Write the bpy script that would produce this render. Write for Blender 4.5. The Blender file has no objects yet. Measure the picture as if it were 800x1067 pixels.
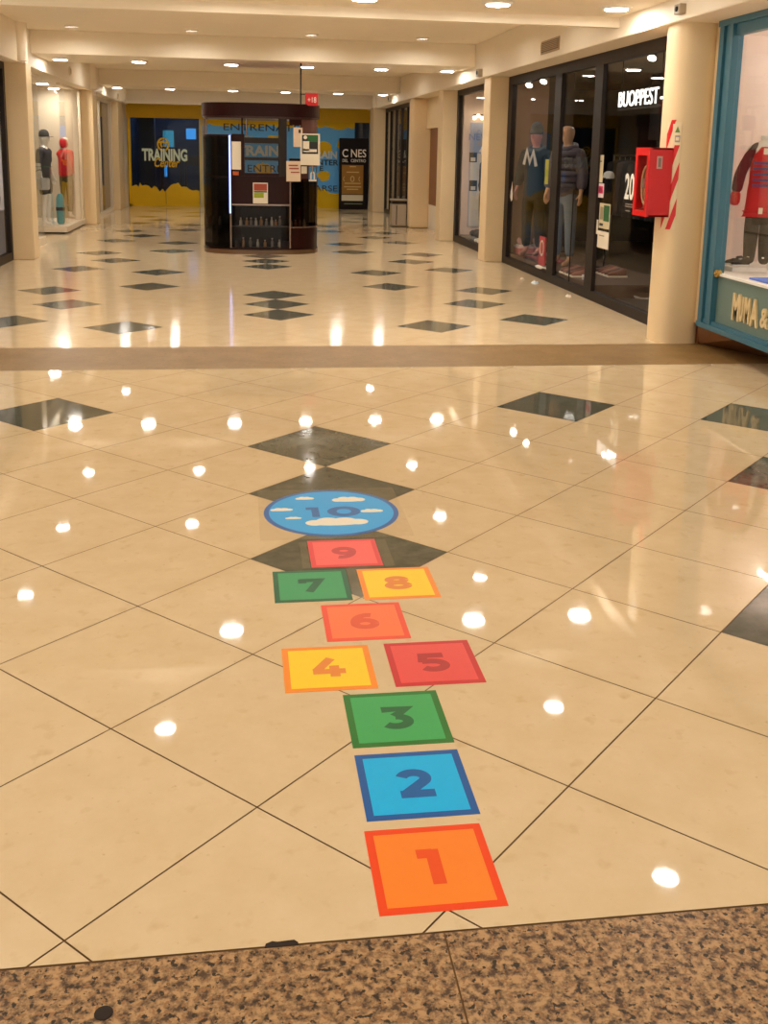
import bpy, bmesh, math, random
from mathutils import Vector, Matrix
random.seed(7)
SC = bpy.context.scene
COL = SC.collection
PI = math.pi

# ------------------------------------------------------------------ camera, world, exposure
F_PX, CX, CY = 1078.76, 400.0, 374.06
PITCH, ROLL, YAW = 0.198392, -0.0195016, 0.1406253
CAM = Vector((-0.03386, -2.45797, 1.70046))
fwd = Vector((math.sin(YAW)*math.cos(PITCH), math.cos(YAW)*math.cos(PITCH), -math.sin(PITCH)))
r0 = Vector((math.cos(YAW), -math.sin(YAW), 0)); d0 = fwd.cross(r0)
rgt = math.cos(ROLL)*r0 + math.sin(ROLL)*d0
dwn = -math.sin(ROLL)*r0 + math.cos(ROLL)*d0
cd = bpy.data.cameras.new('camera'); cam = bpy.data.objects.new('camera', cd); COL.objects.link(cam)
cd.sensor_fit = 'HORIZONTAL'; cd.sensor_width = 36.0; cd.lens = 36.0*F_PX/800.0
cd.shift_y = -(533.5-CY)/800.0
cd.clip_start = 0.05; cd.clip_end = 200
M = Matrix.Identity(4)
for i in range(3):
    M[i][0] = rgt[i]; M[i][1] = -dwn[i]; M[i][2] = -fwd[i]; M[i][3] = CAM[i]
cam.matrix_world = M
SC.camera = cam
def ray(u, v): return rgt*((u-CX)/F_PX) + dwn*((v-CY)/F_PX) + fwd
def atx(u, v, x): d = ray(u, v); return CAM + d*((x-CAM.x)/d.x)
def aty(u, v, y): d = ray(u, v); return CAM + d*((y-CAM.y)/d.y)
def atz(u, v, z=0): d = ray(u, v); return CAM + d*((z-CAM.z)/d.z)

SC.view_settings.view_transform = 'Standard'
SC.view_settings.look = 'None'
SC.view_settings.gamma = 1.0
SC.view_settings.use_curve_mapping = False
SC.view_settings.exposure = 0.86
LAMP_STRENGTH = 105.0
LAMP_COL = (1.0, 0.94, 0.85)
w = bpy.data.worlds.new('world'); SC.world = w; w.use_nodes = True
w.node_tree.nodes['Background'].inputs[0].default_value = (1.0, 0.93, 0.82, 1)
w.node_tree.nodes['Background'].inputs[1].default_value = 0.72

# ------------------------------------------------------------------ materials
def lin(c):
    return tuple((x/255/12.92) if x/255 <= .04045 else ((x/255+.055)/1.055)**2.4 for x in c)
MATS = {}
def mat(name, rgb, rough=.5, metal=0., spec=.5, var=.06, scale=6., bump=0., emit=None, estr=0., coat=0.):
    """principled with a procedural noise breaking up the colour; rgb is sRGB 0-255"""
    if name in MATS: return MATS[name]
    m = bpy.data.materials.new(name); m.use_nodes = True; nt = m.node_tree; b = nt.nodes['Principled BSDF']
    c = lin(rgb)
    b.inputs['Roughness'].default_value = rough; b.inputs['Metallic'].default_value = metal
    b.inputs['Specular IOR Level'].default_value = spec; b.inputs['Coat Weight'].default_value = coat
    tc = nt.nodes.new('ShaderNodeTexCoord'); nz = nt.nodes.new('ShaderNodeTexNoise')
    nz.inputs['Scale'].default_value = scale; nz.inputs['Detail'].default_value = 4
    nt.links.new(tc.outputs['Object'], nz.inputs['Vector'])
    mx = nt.nodes.new('ShaderNodeMix'); mx.data_type = 'RGBA'
    mx.inputs[6].default_value = (*[x*(1-var) for x in c], 1); mx.inputs[7].default_value = (*[min(1, x*(1+var)) for x in c], 1)
    nt.links.new(nz.outputs['Fac'], mx.inputs[0]); nt.links.new(mx.outputs[2], b.inputs['Base Color'])
    if bump:
        bp = nt.nodes.new('ShaderNodeBump'); bp.inputs['Strength'].default_value = bump; bp.inputs['Distance'].default_value = .01
        nt.links.new(nz.outputs['Fac'], bp.inputs['Height']); nt.links.new(bp.outputs[0], b.inputs['Normal'])
    if emit:
        b.inputs['Emission Color'].default_value = (*emit, 1); b.inputs['Emission Strength'].default_value = estr
    MATS[name] = m
    return m
def glass(name, tint=(1, 1, 1), f0=.045, rough=.0, mul=1.0):
    if name in MATS: return MATS[name]
    m = bpy.data.materials.new(name); m.use_nodes = True; nt = m.node_tree
    for n in list(nt.nodes): nt.nodes.remove(n)
    out = nt.nodes.new('ShaderNodeOutputMaterial'); mix = nt.nodes.new('ShaderNodeMixShader')
    tr = nt.nodes.new('ShaderNodeBsdfTransparent'); gl = nt.nodes.new('ShaderNodeBsdfGlossy')
    tr.inputs[0].default_value = (*tint, 1); gl.inputs['Roughness'].default_value = rough
    gl.inputs['Color'].default_value = (1, 1, 1, 1)
    lw = nt.nodes.new('ShaderNodeLayerWeight'); lw.inputs[0].default_value = .5
    p = nt.nodes.new('ShaderNodeMath'); p.operation = 'POWER'; p.inputs[1].default_value = 5
    a = nt.nodes.new('ShaderNodeMath'); a.operation = 'MULTIPLY_ADD'; a.inputs[1].default_value = (1-f0)*mul; a.inputs[2].default_value = f0
    nt.links.new(lw.outputs['Facing'], p.inputs[0]); nt.links.new(p.outputs[0], a.inputs[0])
    nt.links.new(a.outputs[0], mix.inputs[0]); nt.links.new(tr.outputs[0], mix.inputs[1]); nt.links.new(gl.outputs[0], mix.inputs[2])
    nt.links.new(mix.outputs[0], out.inputs[0]); MATS[name] = m
    return m
def stone(name, c1, c2, scale, rough, detail=8, ramp=(.35, .65), speck=None, rvar=.04, spec=.5):
    m = bpy.data.materials.new(name); m.use_nodes = True; nt = m.node_tree; b = nt.nodes['Principled BSDF']
    tc = nt.nodes.new('ShaderNodeTexCoord'); nz = nt.nodes.new('ShaderNodeTexNoise')
    nz.inputs['Scale'].default_value = scale; nz.inputs['Detail'].default_value = detail; nz.inputs['Roughness'].default_value = .65
    nt.links.new(tc.outputs['Object'], nz.inputs['Vector'])
    cr = nt.nodes.new('ShaderNodeValToRGB'); e = cr.color_ramp.elements
    e[0].position, e[1].position = ramp; e[0].color = (*lin(c1), 1); e[1].color = (*lin(c2), 1)
    nt.links.new(nz.outputs['Fac'], cr.inputs[0])
    col = cr.outputs[0]
    if speck:
        for sc_, colr, lo, hi in speck:
            vz = nt.nodes.new('ShaderNodeTexNoise'); vz.inputs['Scale'].default_value = sc_; vz.inputs['Detail'].default_value = 3
            nt.links.new(tc.outputs['Object'], vz.inputs['Vector'])
            mr = nt.nodes.new('ShaderNodeMapRange'); mr.inputs[1].default_value = lo; mr.inputs[2].default_value = hi
            nt.links.new(vz.outputs['Fac'], mr.inputs[0])
            mx = nt.nodes.new('ShaderNodeMix'); mx.data_type = 'RGBA'; mx.inputs[7].default_value = (*lin(colr), 1)
            nt.links.new(mr.outputs[0], mx.inputs[0]); nt.links.new(col, mx.inputs[6]); col = mx.outputs[2]
    nt.links.new(col, b.inputs['Base Color'])
    b.inputs['Specular IOR Level'].default_value = spec
    mr = nt.nodes.new('ShaderNodeMapRange'); mr.inputs[3].default_value = max(.0, rough-rvar); mr.inputs[4].default_value = rough+rvar
    n2 = nt.nodes.new('ShaderNodeTexNoise'); n2.inputs['Scale'].default_value = 2.5
    nt.links.new(tc.outputs['Object'], n2.inputs['Vector']); nt.links.new(n2.outputs['Fac'], mr.inputs[0]); nt.links.new(mr.outputs[0], b.inputs['Roughness'])
    MATS[name] = m
    return m

cream = mat('cream_paint', (242, 228, 204), .6, var=.03)
pillar_m = mat('pillar_paint', (232, 206, 162), .45, var=.03)
ceil_m = mat('ceiling_paint', (244, 231, 208), .7, var=.03)
tile_m = stone('polished_cream_tile', (220, 196, 156), (227, 205, 168), 5, .03, 10, speck=[(14, (212, 184, 142), .6, .8), (38, (206, 178, 136), .68, .78)], rvar=.012)
dark_tile_m = stone('polished_dark_tile', (82, 84, 72), (104, 104, 90), 12, .05, rvar=.02)
grout_m = mat('grout', (124, 92, 58), .8)
band_m = stone('brown_marble_band', (130, 101, 58), (148, 117, 72), 4, .42, 9, speck=[(30, (124, 95, 56), .55, .7)], spec=.3)
tile2_m = stone('satin_cream_tile', (222, 196, 156), (229, 205, 168), 5, .10, 8, rvar=.02)
dark2_m = stone('satin_dark_tile', (84, 86, 76), (106, 106, 92), 12, .10, rvar=.02)
granite_m = stone('speckled_granite', (78, 56, 40), (186, 148, 104), 46, .34, 6, (.40, .58), speck=[(62, (40, 28, 20), .57, .62), (80, (150, 108, 68), .58, .63)])
black_frame = mat('dark_bronze_frame', (36, 26, 20), .5, 0, .3)
steel = mat('brushed_steel', (180, 172, 160), .3, .9)
white_m = mat('white_paint', (236, 232, 224), .5, var=.02)
plastic_w = mat('white_plastic', (240, 238, 232), .35, var=.02)
clear = glass('clear_glass', mul=.5)
shop_glass = glass('shopfront_glass', (.97, .97, .97), .015, .0, .22)
kiosk_glass = glass('kiosk_glass', (.9, .88, .86), .008, .02, .3)
tinted = glass('smoked_glass', (.72, .69, .66), .012)
maroon = mat('maroon_laminate', (40, 12, 8), .3, spec=.15, var=.08)
lens_m = bpy.data.materials.new('lamp_lens'); lens_m.use_nodes = True
_b = lens_m.node_tree.nodes['Principled BSDF']; _b.inputs['Base Color'].default_value = (.9, .9, .9, 1)
_b.inputs['Emission Color'].default_value = (*LAMP_COL, 1); _b.inputs['Emission Strength'].default_value = LAMP_STRENGTH
paper = mat('paper', (232, 220, 196), .7)
black_ink = mat('black_ink', (24, 22, 24), .5)

# ------------------------------------------------------------------ mesh helpers
class MB:
    def __init__(s): s.v = []; s.f = []; s.mi = []; s.cur = 0; s.smooth = []
    def add(s, vs, fs, smooth=False):
        o = len(s.v); s.v += [Vector(v) for v in vs]
        for f in fs: s.f.append([i+o for i in f]); s.mi.append(s.cur); s.smooth.append(smooth)
        return s
    def box(s, x0, x1, y0, y1, z0, z1):
        vs = [(x, y, z) for z in (z0, z1) for y in (y0, y1) for x in (x0, x1)]
        return s.add(vs, [(0, 2, 3, 1), (4, 5, 7, 6), (0, 1, 5, 4), (1, 3, 7, 5), (3, 2, 6, 7), (2, 0, 4, 6)])
    def prism(s, poly, z0, z1):
        """poly: CCW xy list"""
        n = len(poly)
        vs = [(p[0], p[1], z0) for p in poly]+[(p[0], p[1], z1) for p in poly]
        fs = [list(range(n))[::-1], list(range(n, 2*n))]+[(i, (i+1) % n, n+(i+1) % n, n+i) for i in range(n)]
        return s.add(vs, fs)
    def plate(s, poly, o, xd, ud, depth):
        """poly in (a,b); placed at o + a*xd + b*ud, thickened along xd x ud by depth"""
        xd = Vector(xd); ud = Vector(ud); nn = xd.cross(ud).normalized()*depth; o = Vector(o); n = len(poly)
        fr = [o+xd*a+ud*b+nn for a, b in poly]; bk = [o+xd*a+ud*b for a, b in poly]
        fs = [list(range(n)), list(range(n, 2*n))[::-1]]+[(n+i, n+(i+1) % n, (i+1) % n, i) for i in range(n)]
        return s.add(fr+bk, fs)
    def rings(s, rings, cap=True, smooth=True, closed=True):
        n = len(rings[0]); vs = [p for r in rings for p in r]; fs = []
        for k in range(len(rings)-1):
            for i in range(n if closed else n-1):
                j = (i+1) % n
                fs.append((k*n+i, k*n+j, (k+1)*n+j, (k+1)*n+i))
        s.add(vs, fs, smooth)
        if cap:
            s.add(rings[0], [list(range(n))[::-1]]); s.add(rings[-1], [list(range(n))])
        return s
    def lathe(s, prof, c=(0, 0, 0), n=20, smooth=True, sx=1, sy=1):
        c = Vector(c)
        rg = [[c+Vector((r*sx*math.cos(2*PI*i/n), r*sy*math.sin(2*PI*i/n), z)) for i in range(n)] for r, z in prof]
        return s.rings(rg, True, smooth)
    def tube(s, pts, r, n=8, smooth=True, flat=1.0):
        pts = [Vector(p) for p in pts]; rs = r if isinstance(r, (list, tuple)) else [r]*len(pts); rg = []
        for k, p in enumerate(pts):
            t = (pts[min(k+1, len(pts)-1)]-pts[max(k-1, 0)]).normalized()
            a = Vector((0, 0, 1)) if abs(t.z) < .9 else Vector((1, 0, 0))
            e1 = t.cross(a).normalized(); e2 = t.cross(e1)
            rg.append([p+(e1*math.cos(2*PI*i/n)+e2*math.sin(2*PI*i/n)*flat)*rs[k] for i in range(n)])
        return s.rings(rg, True, smooth)
    def ball(s, c, r, n=16, m=10):
        c = Vector(c); r = r if isinstance(r, (list, tuple)) else (r, r, r)
        rg = []
        for k in range(1, m):
            a = PI*k/m
            rg.append([c+Vector((r[0]*math.sin(a)*math.cos(2*PI*i/n), r[1]*math.sin(a)*math.sin(2*PI*i/n), -r[2]*math.cos(a))) for i in range(n)])
        return s.rings(rg, True, True)
    def build(s, name, m, parent=None, bevel=0.):
        me = bpy.data.meshes.new(name)
        off = parent_world(parent) if parent else Vector((0, 0, 0))
        me.from_pydata([tuple(v-off) for v in s.v], [], s.f)
        for mm in (m if isinstance(m, (list, tuple)) else [m]): me.materials.append(mm)
        me.polygons.foreach_set('material_index', s.mi); me.polygons.foreach_set('use_smooth', s.smooth)
        me.update()
        o = bpy.data.objects.new(name, me); COL.objects.link(o)
        if parent: o.parent = parent
        if bevel:
            b = o.modifiers.new('bevel', 'BEVEL'); b.width = bevel; b.segments = 2; b.limit_method = 'ANGLE'
        return o
def parent_world(p):
    t = Vector((0, 0, 0))
    while p is not None: t += Vector(p.location); p = p.parent
    return t
def tag(o, label=None, cat=None, group=None, kind=None):
    if label: o['label'] = label
    if cat: o['category'] = cat
    if group: o['group'] = group
    if kind: o['kind'] = kind
    return o
def thing(name, label, cat, loc, group=None):
    o = bpy.data.objects.new(name, None); COL.objects.link(o); o.location = loc; o.empty_display_size = .1
    return tag(o, label, cat, group)
def struct(o, label=None): o['kind'] = 'structure'; return o
def dup(root, loc, rotz=None, label=None, group=None):
    r = root.copy(); COL.objects.link(r); r.location = loc
    if rotz is not None: r.rotation_euler = (0, 0, rotz)
    if label: r['label'] = label
    if group: r['group'] = group
    for ch in list(root.children):
        c = ch.copy(); COL.objects.link(c); c.parent = r
        for g in ch.children:
            d = g.copy(); COL.objects.link(d); d.parent = c
    return r
def bx(name, m, parent, *a, bevel=0.): return MB().box(*a).build(name, m, parent, bevel)

# text -> flat polygons via a font curve turned into a mesh
_tc = {}
def text_geo(s, offset=.0, shear=0.):
    k = (s, offset, shear)
    if k in _tc: return _tc[k]
    cu = bpy.data.curves.new('t', 'FONT'); cu.body = s; cu.offset = offset; cu.resolution_u = 4; cu.shear = shear
    ob = bpy.data.objects.new('t', cu); COL.objects.link(ob)
    dg = bpy.context.evaluated_depsgraph_get(); dg.update()
    me = bpy.data.meshes.new_from_object(ob.evaluated_get(dg))
    vs = [v.co.copy() for v in me.vertices]; fs = [list(p.vertices) for p in me.polygons]
    bpy.data.objects.remove(ob); bpy.data.curves.remove(cu); bpy.data.meshes.remove(me)
    x0 = min(v.x for v in vs); x1 = max(v.x for v in vs); y0 = min(v.y for v in vs); y1 = max(v.y for v in vs)
    vs = [((v.x-x0)/(x1-x0), (v.y-y0)/(y1-y0)) for v in vs]
    _tc[k] = (vs, fs); return vs, fs
def text(mb, s, o, xd, ud, w_, h_, depth=.002, offset=.02, shear=0.):
    """letters fitted to a w_ x h_ box whose lower left corner is o; front faces xd x ud"""
    vs, fs = text_geo(s, offset, shear); xd = Vector(xd); ud = Vector(ud); n = xd.cross(ud).normalized(); o = Vector(o)
    P = [o+xd*(a*w_)+ud*(b*h_)+n*depth for a, b in vs]; B = [o+xd*(a*w_)+ud*(b*h_) for a, b in vs]
    from collections import Counter
    ed = Counter()
    for f in fs:
        for i in range(len(f)): ed[tuple(sorted((f[i], f[(i+1) % len(f)])))] += 1
    # orient faces to n
    F = []
    for f in fs:
        a, b, c = (P[f[0]], P[f[1]], P[f[2]])
        F.append(f if (b-a).cross(c-a).dot(n) >= 0 else f[::-1])
    N = len(P); side = []
    for f in F:
        for i in range(len(f)):
            a, b = f[i], f[(i+1) % len(f)]
            if ed[tuple(sorted((a, b)))] == 1: side.append((a, a+N, b+N, b))
    mb.add(P+B, F+side)
    return mb

def clip_poly(poly, axis, val, keep_greater):
    out = []
    for i in range(len(poly)):
        a, b = poly[i], poly[(i+1) % len(poly)]
        ia = (a[axis] >= val) == keep_greater; ib = (b[axis] >= val) == keep_greater
        if ia: out.append(a)
        if ia != ib:
            t = (val-a[axis])/(b[axis]-a[axis]); out.append((a[0]+t*(b[0]-a[0]), a[1]+t*(b[1]-a[1])))
    return out
def clip_rect(poly, x0, x1, y0, y1):
    for ax, v, g in ((0, x0, True), (0, x1, False), (1, y0, True), (1, y1, False)):
        poly = clip_poly(poly, ax, v, g)
        if len(poly) < 3: return []
    return poly

# ------------------------------------------------------------------ THE FLOOR
Y_GRAN, Y_B0, Y_B1, Y_END = -.49, 5.58, 6.52, 28.6
XL, XR = -3.36, 4.13            # glass planes left and right
S2 = math.sqrt(.5)
fl = MB()
def tile_field(cells, T, ox, oy, rect, g, ml=0, md=1):
    for (i, j, black) in cells:
        h = g/2/T
        cs = [(i+h, j+h), (i+1-h, j+h), (i+1-h, j+1-h), (i+h, j+1-h)]
        poly = [(ox+(a-b)*S2*T, oy+(a+b)*S2*T) for a, b in cs]
        poly = clip_rect(poly, *rect)
        if poly:
            fl.cur = md if black else ml
            fl.add([(x, y, 0) for x, y in poly], [list(range(len(poly)))])
NB = {(4, 3), (3, 2), (2, 1), (7, 2), (8, 0), (6, -1), (3, -2), (3, 6)}
cells = []
for i in range(-14, 20):
    for j in range(-14, 20): cells.append((i, j, (i, j) in NB))
tile_field(cells, .6, 0, 0, (-6, 8, Y_GRAN, Y_B0), .0045)
# far field: half diagonal .377 m, origin at a tile centre (.37, 8.29)
E_ = .377
def far_black(k, m):
    k = abs(k)
    return (k == 0 and m % 12 in (0, 2, 4)) or (k == 4 and m % 12 in (6, 10)) or (k == 6 and m % 12 == 2) or (k == 7 and m % 6 == 5)
cells = []
for i in range(-40, 80):
    for j in range(-40, 80):
        k, m_ = i-j, i+j
        if -13 < k < 14 and -7 < m_ < 58: cells.append((i, j, far_black(k, m_)))
T2 = E_*math.sqrt(2)
tile_field(cells, T2, .37, 8.29-E_, (XL-.4, XR+.15, Y_B1, Y_END), .002, 5, 6)
fl.cur = 2
fl.add([(-6, Y_GRAN, -.004), (8, Y_GRAN, -.004), (8, Y_B0, -.004), (-6, Y_B0, -.004)], [(0, 1, 2, 3)])
fl.add([(XL-.4, Y_B1, -.0015), (XR+.15, Y_B1, -.0015), (XR+.15, Y_END, -.0015), (XL-.4, Y_END, -.0015)], [(0, 1, 2, 3)])
fl.cur = 3
fl.add([(-6, Y_B0, 0), (8, Y_B0, 0), (8, Y_B1, 0), (-6, Y_B1, 0)], [(0, 1, 2, 3)])
fl.cur = 4      # granite slabs in the foreground with a thin joint
xj = atz(470, 1000).x; g = .002
for x0, x1 in ((-6, xj-g), (xj+g, 8)):
    fl.add([(x0, -6, 0), (x1, -6, 0), (x1, Y_GRAN-.006, 0), (x0, Y_GRAN-.006, 0)], [(0, 1, 2, 3)])
fl.cur = 2
fl.add([(-6, -6, -.003), (8, -6, -.003), (8, Y_GRAN, -.003), (-6, Y_GRAN, -.003)], [(0, 1, 2, 3)])
floor = struct(fl.build('floor', [tile_m, dark_tile_m, grout_m, band_m, granite_m, tile2_m, dark2_m]))
# dark chip in the tile edge and a dark stain on the granite
chip_m = mat('chipped_mortar', (44, 32, 24), .9)
c0 = atz(293, 979)
ch = MB().prism([(c0.x-.037, Y_GRAN-.005), (c0.x+.037, Y_GRAN-.005), (c0.x+.036, Y_GRAN+.003), (c0.x+.028, Y_GRAN+.011), (c0.x-.008, Y_GRAN+.009), (c0.x-.02, Y_GRAN+.012), (c0.x-.034, Y_GRAN+.006)], .0, .0012)
tag(ch.build('tile_chip', chip_m), 'small dark chip broken out of the cream tile edge by the granite', 'chip')
c1 = atz(108, 1056)
st = MB().lathe([(.018, 0), (.019, .0008), (.012, .0015)], (c1.x, c1.y, .0), 14)
tag(st.build('gum_spot', chip_m), 'round black gum spot on the speckled granite', 'spot')

# ------------------------------------------------------------------ CEILING, BEAMS, FASCIAS
Z_BEAM, Z_CEIL, Z_SOF = 3.05, 3.4, 2.85
FL_, FR_ = -3.15, 3.75
struct(bx('ceiling', ceil_m, None, -6, 8, -3.2, 29, Z_CEIL, Z_CEIL+.1))
for k, (y0, y1) in enumerate(((6.6, 8.0), (14.45, 16.1), (22.4, 24.0))):
    b = MB().box(FL_, FR_, y0, y1, Z_BEAM, Z_CEIL)
    struct(b.build('ceiling_beam', ceil_m, None, .01))
struct(bx('trim_1', ceil_m, None, FL_, FR_, 7.93, 8.04, 2.955, Z_BEAM+.06))     # lip behind the nearest beam
struct(bx('trim_2', ceil_m, None, FL_, FR_, 27.45, 27.75, 2.93, Z_CEIL))        # end header
struct(bx('trim_3', ceil_m, None, FL_, FR_, 27.38, 27.75, Z_SOF, 2.93))
# fascia bulkheads over the shopfronts
struct(bx('wall_right', cream, None, FR_, 4.6, -3.2, 28.6, Z_SOF, Z_CEIL, bevel=.012))
struct(bx('wall_left', cream, None, -4.0, FL_, 6.35, 28.6, Z_SOF, Z_CEIL, bevel=.012))
# engaged pilaster heads on the left fascia (rounded bumps over each pillar)
for k, y in enumerate((13.6, 21.1, 26.9)):
    struct(MB().lathe([(.16, Z_SOF+.02), (.16, Z_CEIL)], (FL_-.04, y, 0), 20).build('pillar_head', cream))
struct(MB().lathe([(.13, Z_SOF+.02), (.13, Z_CEIL)], (FR_+.03, 26.9, 0), 20).build('pillar_head', cream))

# ------------------------------------------------------------------ PILLARS
def sq_pillar(x0, x1, y0, y1, z1=Z_SOF, bev=.012):
    return struct(bx('pillar', pillar_m, None, x0, x1, y0, y1, 0, z1, bevel=bev))
def superell(cx, cy, a, b, n, N=40):
    pts = []
    for i in range(N):
        t = 2*PI*i/N; c, s_ = math.cos(t), math.sin(t)
        pts.append((cx+a*math.copysign(abs(c)**(2/n), c), cy+b*math.copysign(abs(s_)**(2/n), s_)))
    return pts
P1C = (4.0, 6.72, .2, .22)
pl = superell(*P1C, 3.2, 48)
mb = MB(); mb.rings([[Vector((x, y, z)) for x, y in pl] for z in (0, Z_SOF)]); struct(mb.build('pillar', pillar_m))
sq_pillar(3.81, 4.14, 13.6, 14.03)
sq_pillar(3.82, 4.14, 17.46, 17.9)
sq_pillar(3.76, 4.22, 20.72, 21.1, bev=.06)
sq_pillar(3.7, 4.2, 26.8, 27.7)
sq_pillar(-3.42, -3.07, 13.62, 14.0)
sq_pillar(-3.42, -3.11, 20.95, 21.5)
sq_pillar(-3.42, -3.2, 26.45, 27.7)

# ------------------------------------------------------------------ CEILING LIGHTS
def make_beam_lamp(lens=None):
    t = thing('ceiling_light', '', 'ceiling light', (0, 0, 0))
    MB().lathe([(.148, 0), (.148, -.006), (.122, -.016), (.112, -.016), (.112, 0)], n=28).build('trim_ring', white_m, t)
    MB().lathe([(.111, -.001), (.111, -.022), (.106, -.024)], n=28).build('rim', lens or lens_side, t)
    MB().lathe([(.104, -.024), (.10, -.0255)], n=28).build('diffuser', lens or lens_m, t)
    return t
baffle_m = mat('dark_baffle', (40, 34, 28), .7)
def make_can_lamp(lens=None):
    t = thing('ceiling_light', '', 'ceiling light', (0, 0, 0))
    rg = MB(); rg.lathe([(.10, 0), (.10, -.030), (.092, -.030), (.092, 0)], n=28).build('trim_ring', ceil_m, t)
    MB().lathe([(.0915, 0), (.0915, -.0295), (.088, -.0295), (.088, 0)], n=28).build('baffle', baffle_m, t)
    MB().lathe([(.087, -.001), (.087, -.003), (.08, -.004)], n=28).build('diffuser', lens or lens_m, t)
    return t
lens_side = mat('lamp_rim_glow', (240, 236, 226), .4, emit=LAMP_COL, estr=1.8)
soft_lens = mat('soft_lamp_lens', (240, 236, 226), .4, emit=LAMP_COL, estr=58.0)
off_m = mat('unlit_lens', (250, 246, 236), .3)
A = make_beam_lamp(); B = make_can_lamp(); usedA = []; usedB = []
ORD = ['leftmost', 'second from the left', 'third from the left', 'fourth from the left', 'fifth from the left', 'rightmost']
def lampA(x, y, z, label, group):
    if not usedA: A.location = (x, y, z); tag(A, label, None, group); usedA.append(1); return A
    return dup(A, (x, y, z), None, label, group)
def lampB(x, y, z, label, group):
    sc_ = .19*1.2*(Z_CEIL-CAM.z)/abs(y-CAM.y)/.030       # a deeper rim where the ceiling is steeper overhead
    if not usedB: B.location = (x, y, z); tag(B, label, None, group); usedB.append(1); o = B
    else: o = dup(B, (x, y, z), None, label, group)
    o.scale = (1, 1, max(.5, min(1.25, sc_))); return o
def soften(o, m_):
    for c in o.children:
        if c.name.startswith('diffuser'):
            c.data = c.data.copy(); c.data.materials.clear(); c.data.materials.append(m_)
for y, nm, xs in ((7.25, 'nearest beam', (-2.85, None, -.14, 1.1, 2.33, 3.46)), (15.3, 'middle beam', (-2.85, -1.62, -.14, 1.1, 2.34, 3.46)), (23.3, 'far beam', (-2.85, -1.63, -.15, 1.1, 2.36, 3.46))):
    for k, x in enumerate(xs):
        if x is None: continue
        o = lampA(x, y, Z_BEAM, 'round white ceiling light %s under the %s' % (ORD[k], nm), 'lights under the '+nm)
        if nm == 'far beam': soften(o, soft_lens)
o = make_beam_lamp(off_m); o.location = (-1.62, 7.25, Z_BEAM); tag(o, 'unlit round ceiling light second from the left under the nearest beam')
P4 = ['leftmost', 'second from the left', 'third from the left', 'rightmost']
for y, nm, xs in ((9.12, 'front row of the first bay', (-2.5, None, None, 2.84)), (11.3, 'middle row of the first bay', (-2.43, -.71, 1.07, 2.76)), (13.75, 'back row of the first bay', (-2.43, -.71, 1.07, 2.76)), (19.4, 'row of the second bay', (-2.43, None, 1.07, 2.76))):
    for k, x in enumerate(xs):
        if x is not None: lampB(x, y, Z_CEIL, 'recessed ceiling light %s in the %s' % (P4[k], nm), 'recessed lights between the beams')
for y, xs in ((6.1, (-.72, 2.85)), (3.75, (-2.43, 2.96)), (1.3, (-2.43, -.73, 1.07, 2.9)), (-1.2, (-2.43, -.73, 1.07, 2.9))):
    for x in xs:
        o = lampB(x, y, Z_CEIL, 'recessed round ceiling light above the near floor, outside the picture', 'recessed lights over the near floor')
        if y < 3: soften(o, soft_lens)
for k, x in enumerate((-2.43, -.71, 1.07, 2.76)):  # row added only to brighten the far end of the hall
    o = lampB(x, 25.9, Z_CEIL, 'added ceiling light %s in the last bay, brightening the far end' % P4[k], 'recessed lights between the beams'); soften(o, soft_lens)
o = make_can_lamp(off_m); o.location = (-.73, 3.75, Z_CEIL); tag(o, 'unlit recessed ceiling light mirrored in the floor near the front left')

# ------------------------------------------------------------------ HOPSCOTCH FLOOR STICKERS
def seg(mb, a, b, wd):
    a = Vector(a); b = Vector(b); d = (b-a).normalized(); n = Vector((-d.y, d.x))*wd/2
    return [a-n, b-n, b+n, a+n]
def stroke(pts, wd):
    """thick open polyline -> polygon strip list of quads"""
    pts = [Vector(p) for p in pts]; L = []; R_ = []
    for k, p in enumerate(pts):
        a = (pts[k]-pts[k-1]).normalized() if k else (pts[1]-pts[0]).normalized()
        b = (pts[k+1]-pts[k]).normalized() if k < len(pts)-1 else a
        n = Vector((-(a.y+b.y), a.x+b.x)); n.normalize()
        c = max(.5, n.dot(Vector((-a.y, a.x))))
        L.append(p+n*wd/2/c); R_.append(p-n*wd/2/c)
    return L, R_
def arc(cx, cy, rx, ry, a0, a1, n=20):
    return [(cx+rx*math.cos(math.radians(a0+(a1-a0)*i/n)), cy+ry*math.sin(math.radians(a0+(a1-a0)*i/n))) for i in range(n+1)]
TH = .265
DIG = {  # digits in a unit-high box, centred on x=0, bold wide grotesque
 '1': [[(-.26, .88), (.06, .88)], [(.06, 1.0), (.06, 0)]],
 '2': [arc(0, .68, .27, .21, 165, -38)+[(-.24, .13)], [(-.36, .12), (.40, .12)]],
 '3': [[(-.33, .88), (.26, .88), (-.04, .56)], arc(-.03, .33, .30, .215, 88, -145)],
 '4': [[(.10, 1.0), (-.33, .33)], [(-.42, .29), (.45, .29)], [(.16, .60), (.16, 0)]],
 '5': [[(.33, .88), (-.24, .88), (-.28, .51)], [(-.3, .56), (0, .56)], arc(-.02, .335, .32, .22, 90, -145)],
 '6': [arc(0, .33, .29, .22, 0, 360, 30), arc(.12, .40, .41, .48, 75, 188)],
 '7': [[(-.36, .88), (.28, .88), (-.1, 0)], [(-.28, .98), (-.28, .66)]],
 '8': [arc(0, .29, .31, .18, 0, 360, 30), arc(0, .72, .26, .16, 0, 360, 30)],
 '9': [arc(0, .67, .29, .22, 0, 360, 30), arc(-.12, .60, .41, .48, 255, 368)],
 '0': [arc(0, .5, .34, .385, 0, 360, 36)],
}
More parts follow.
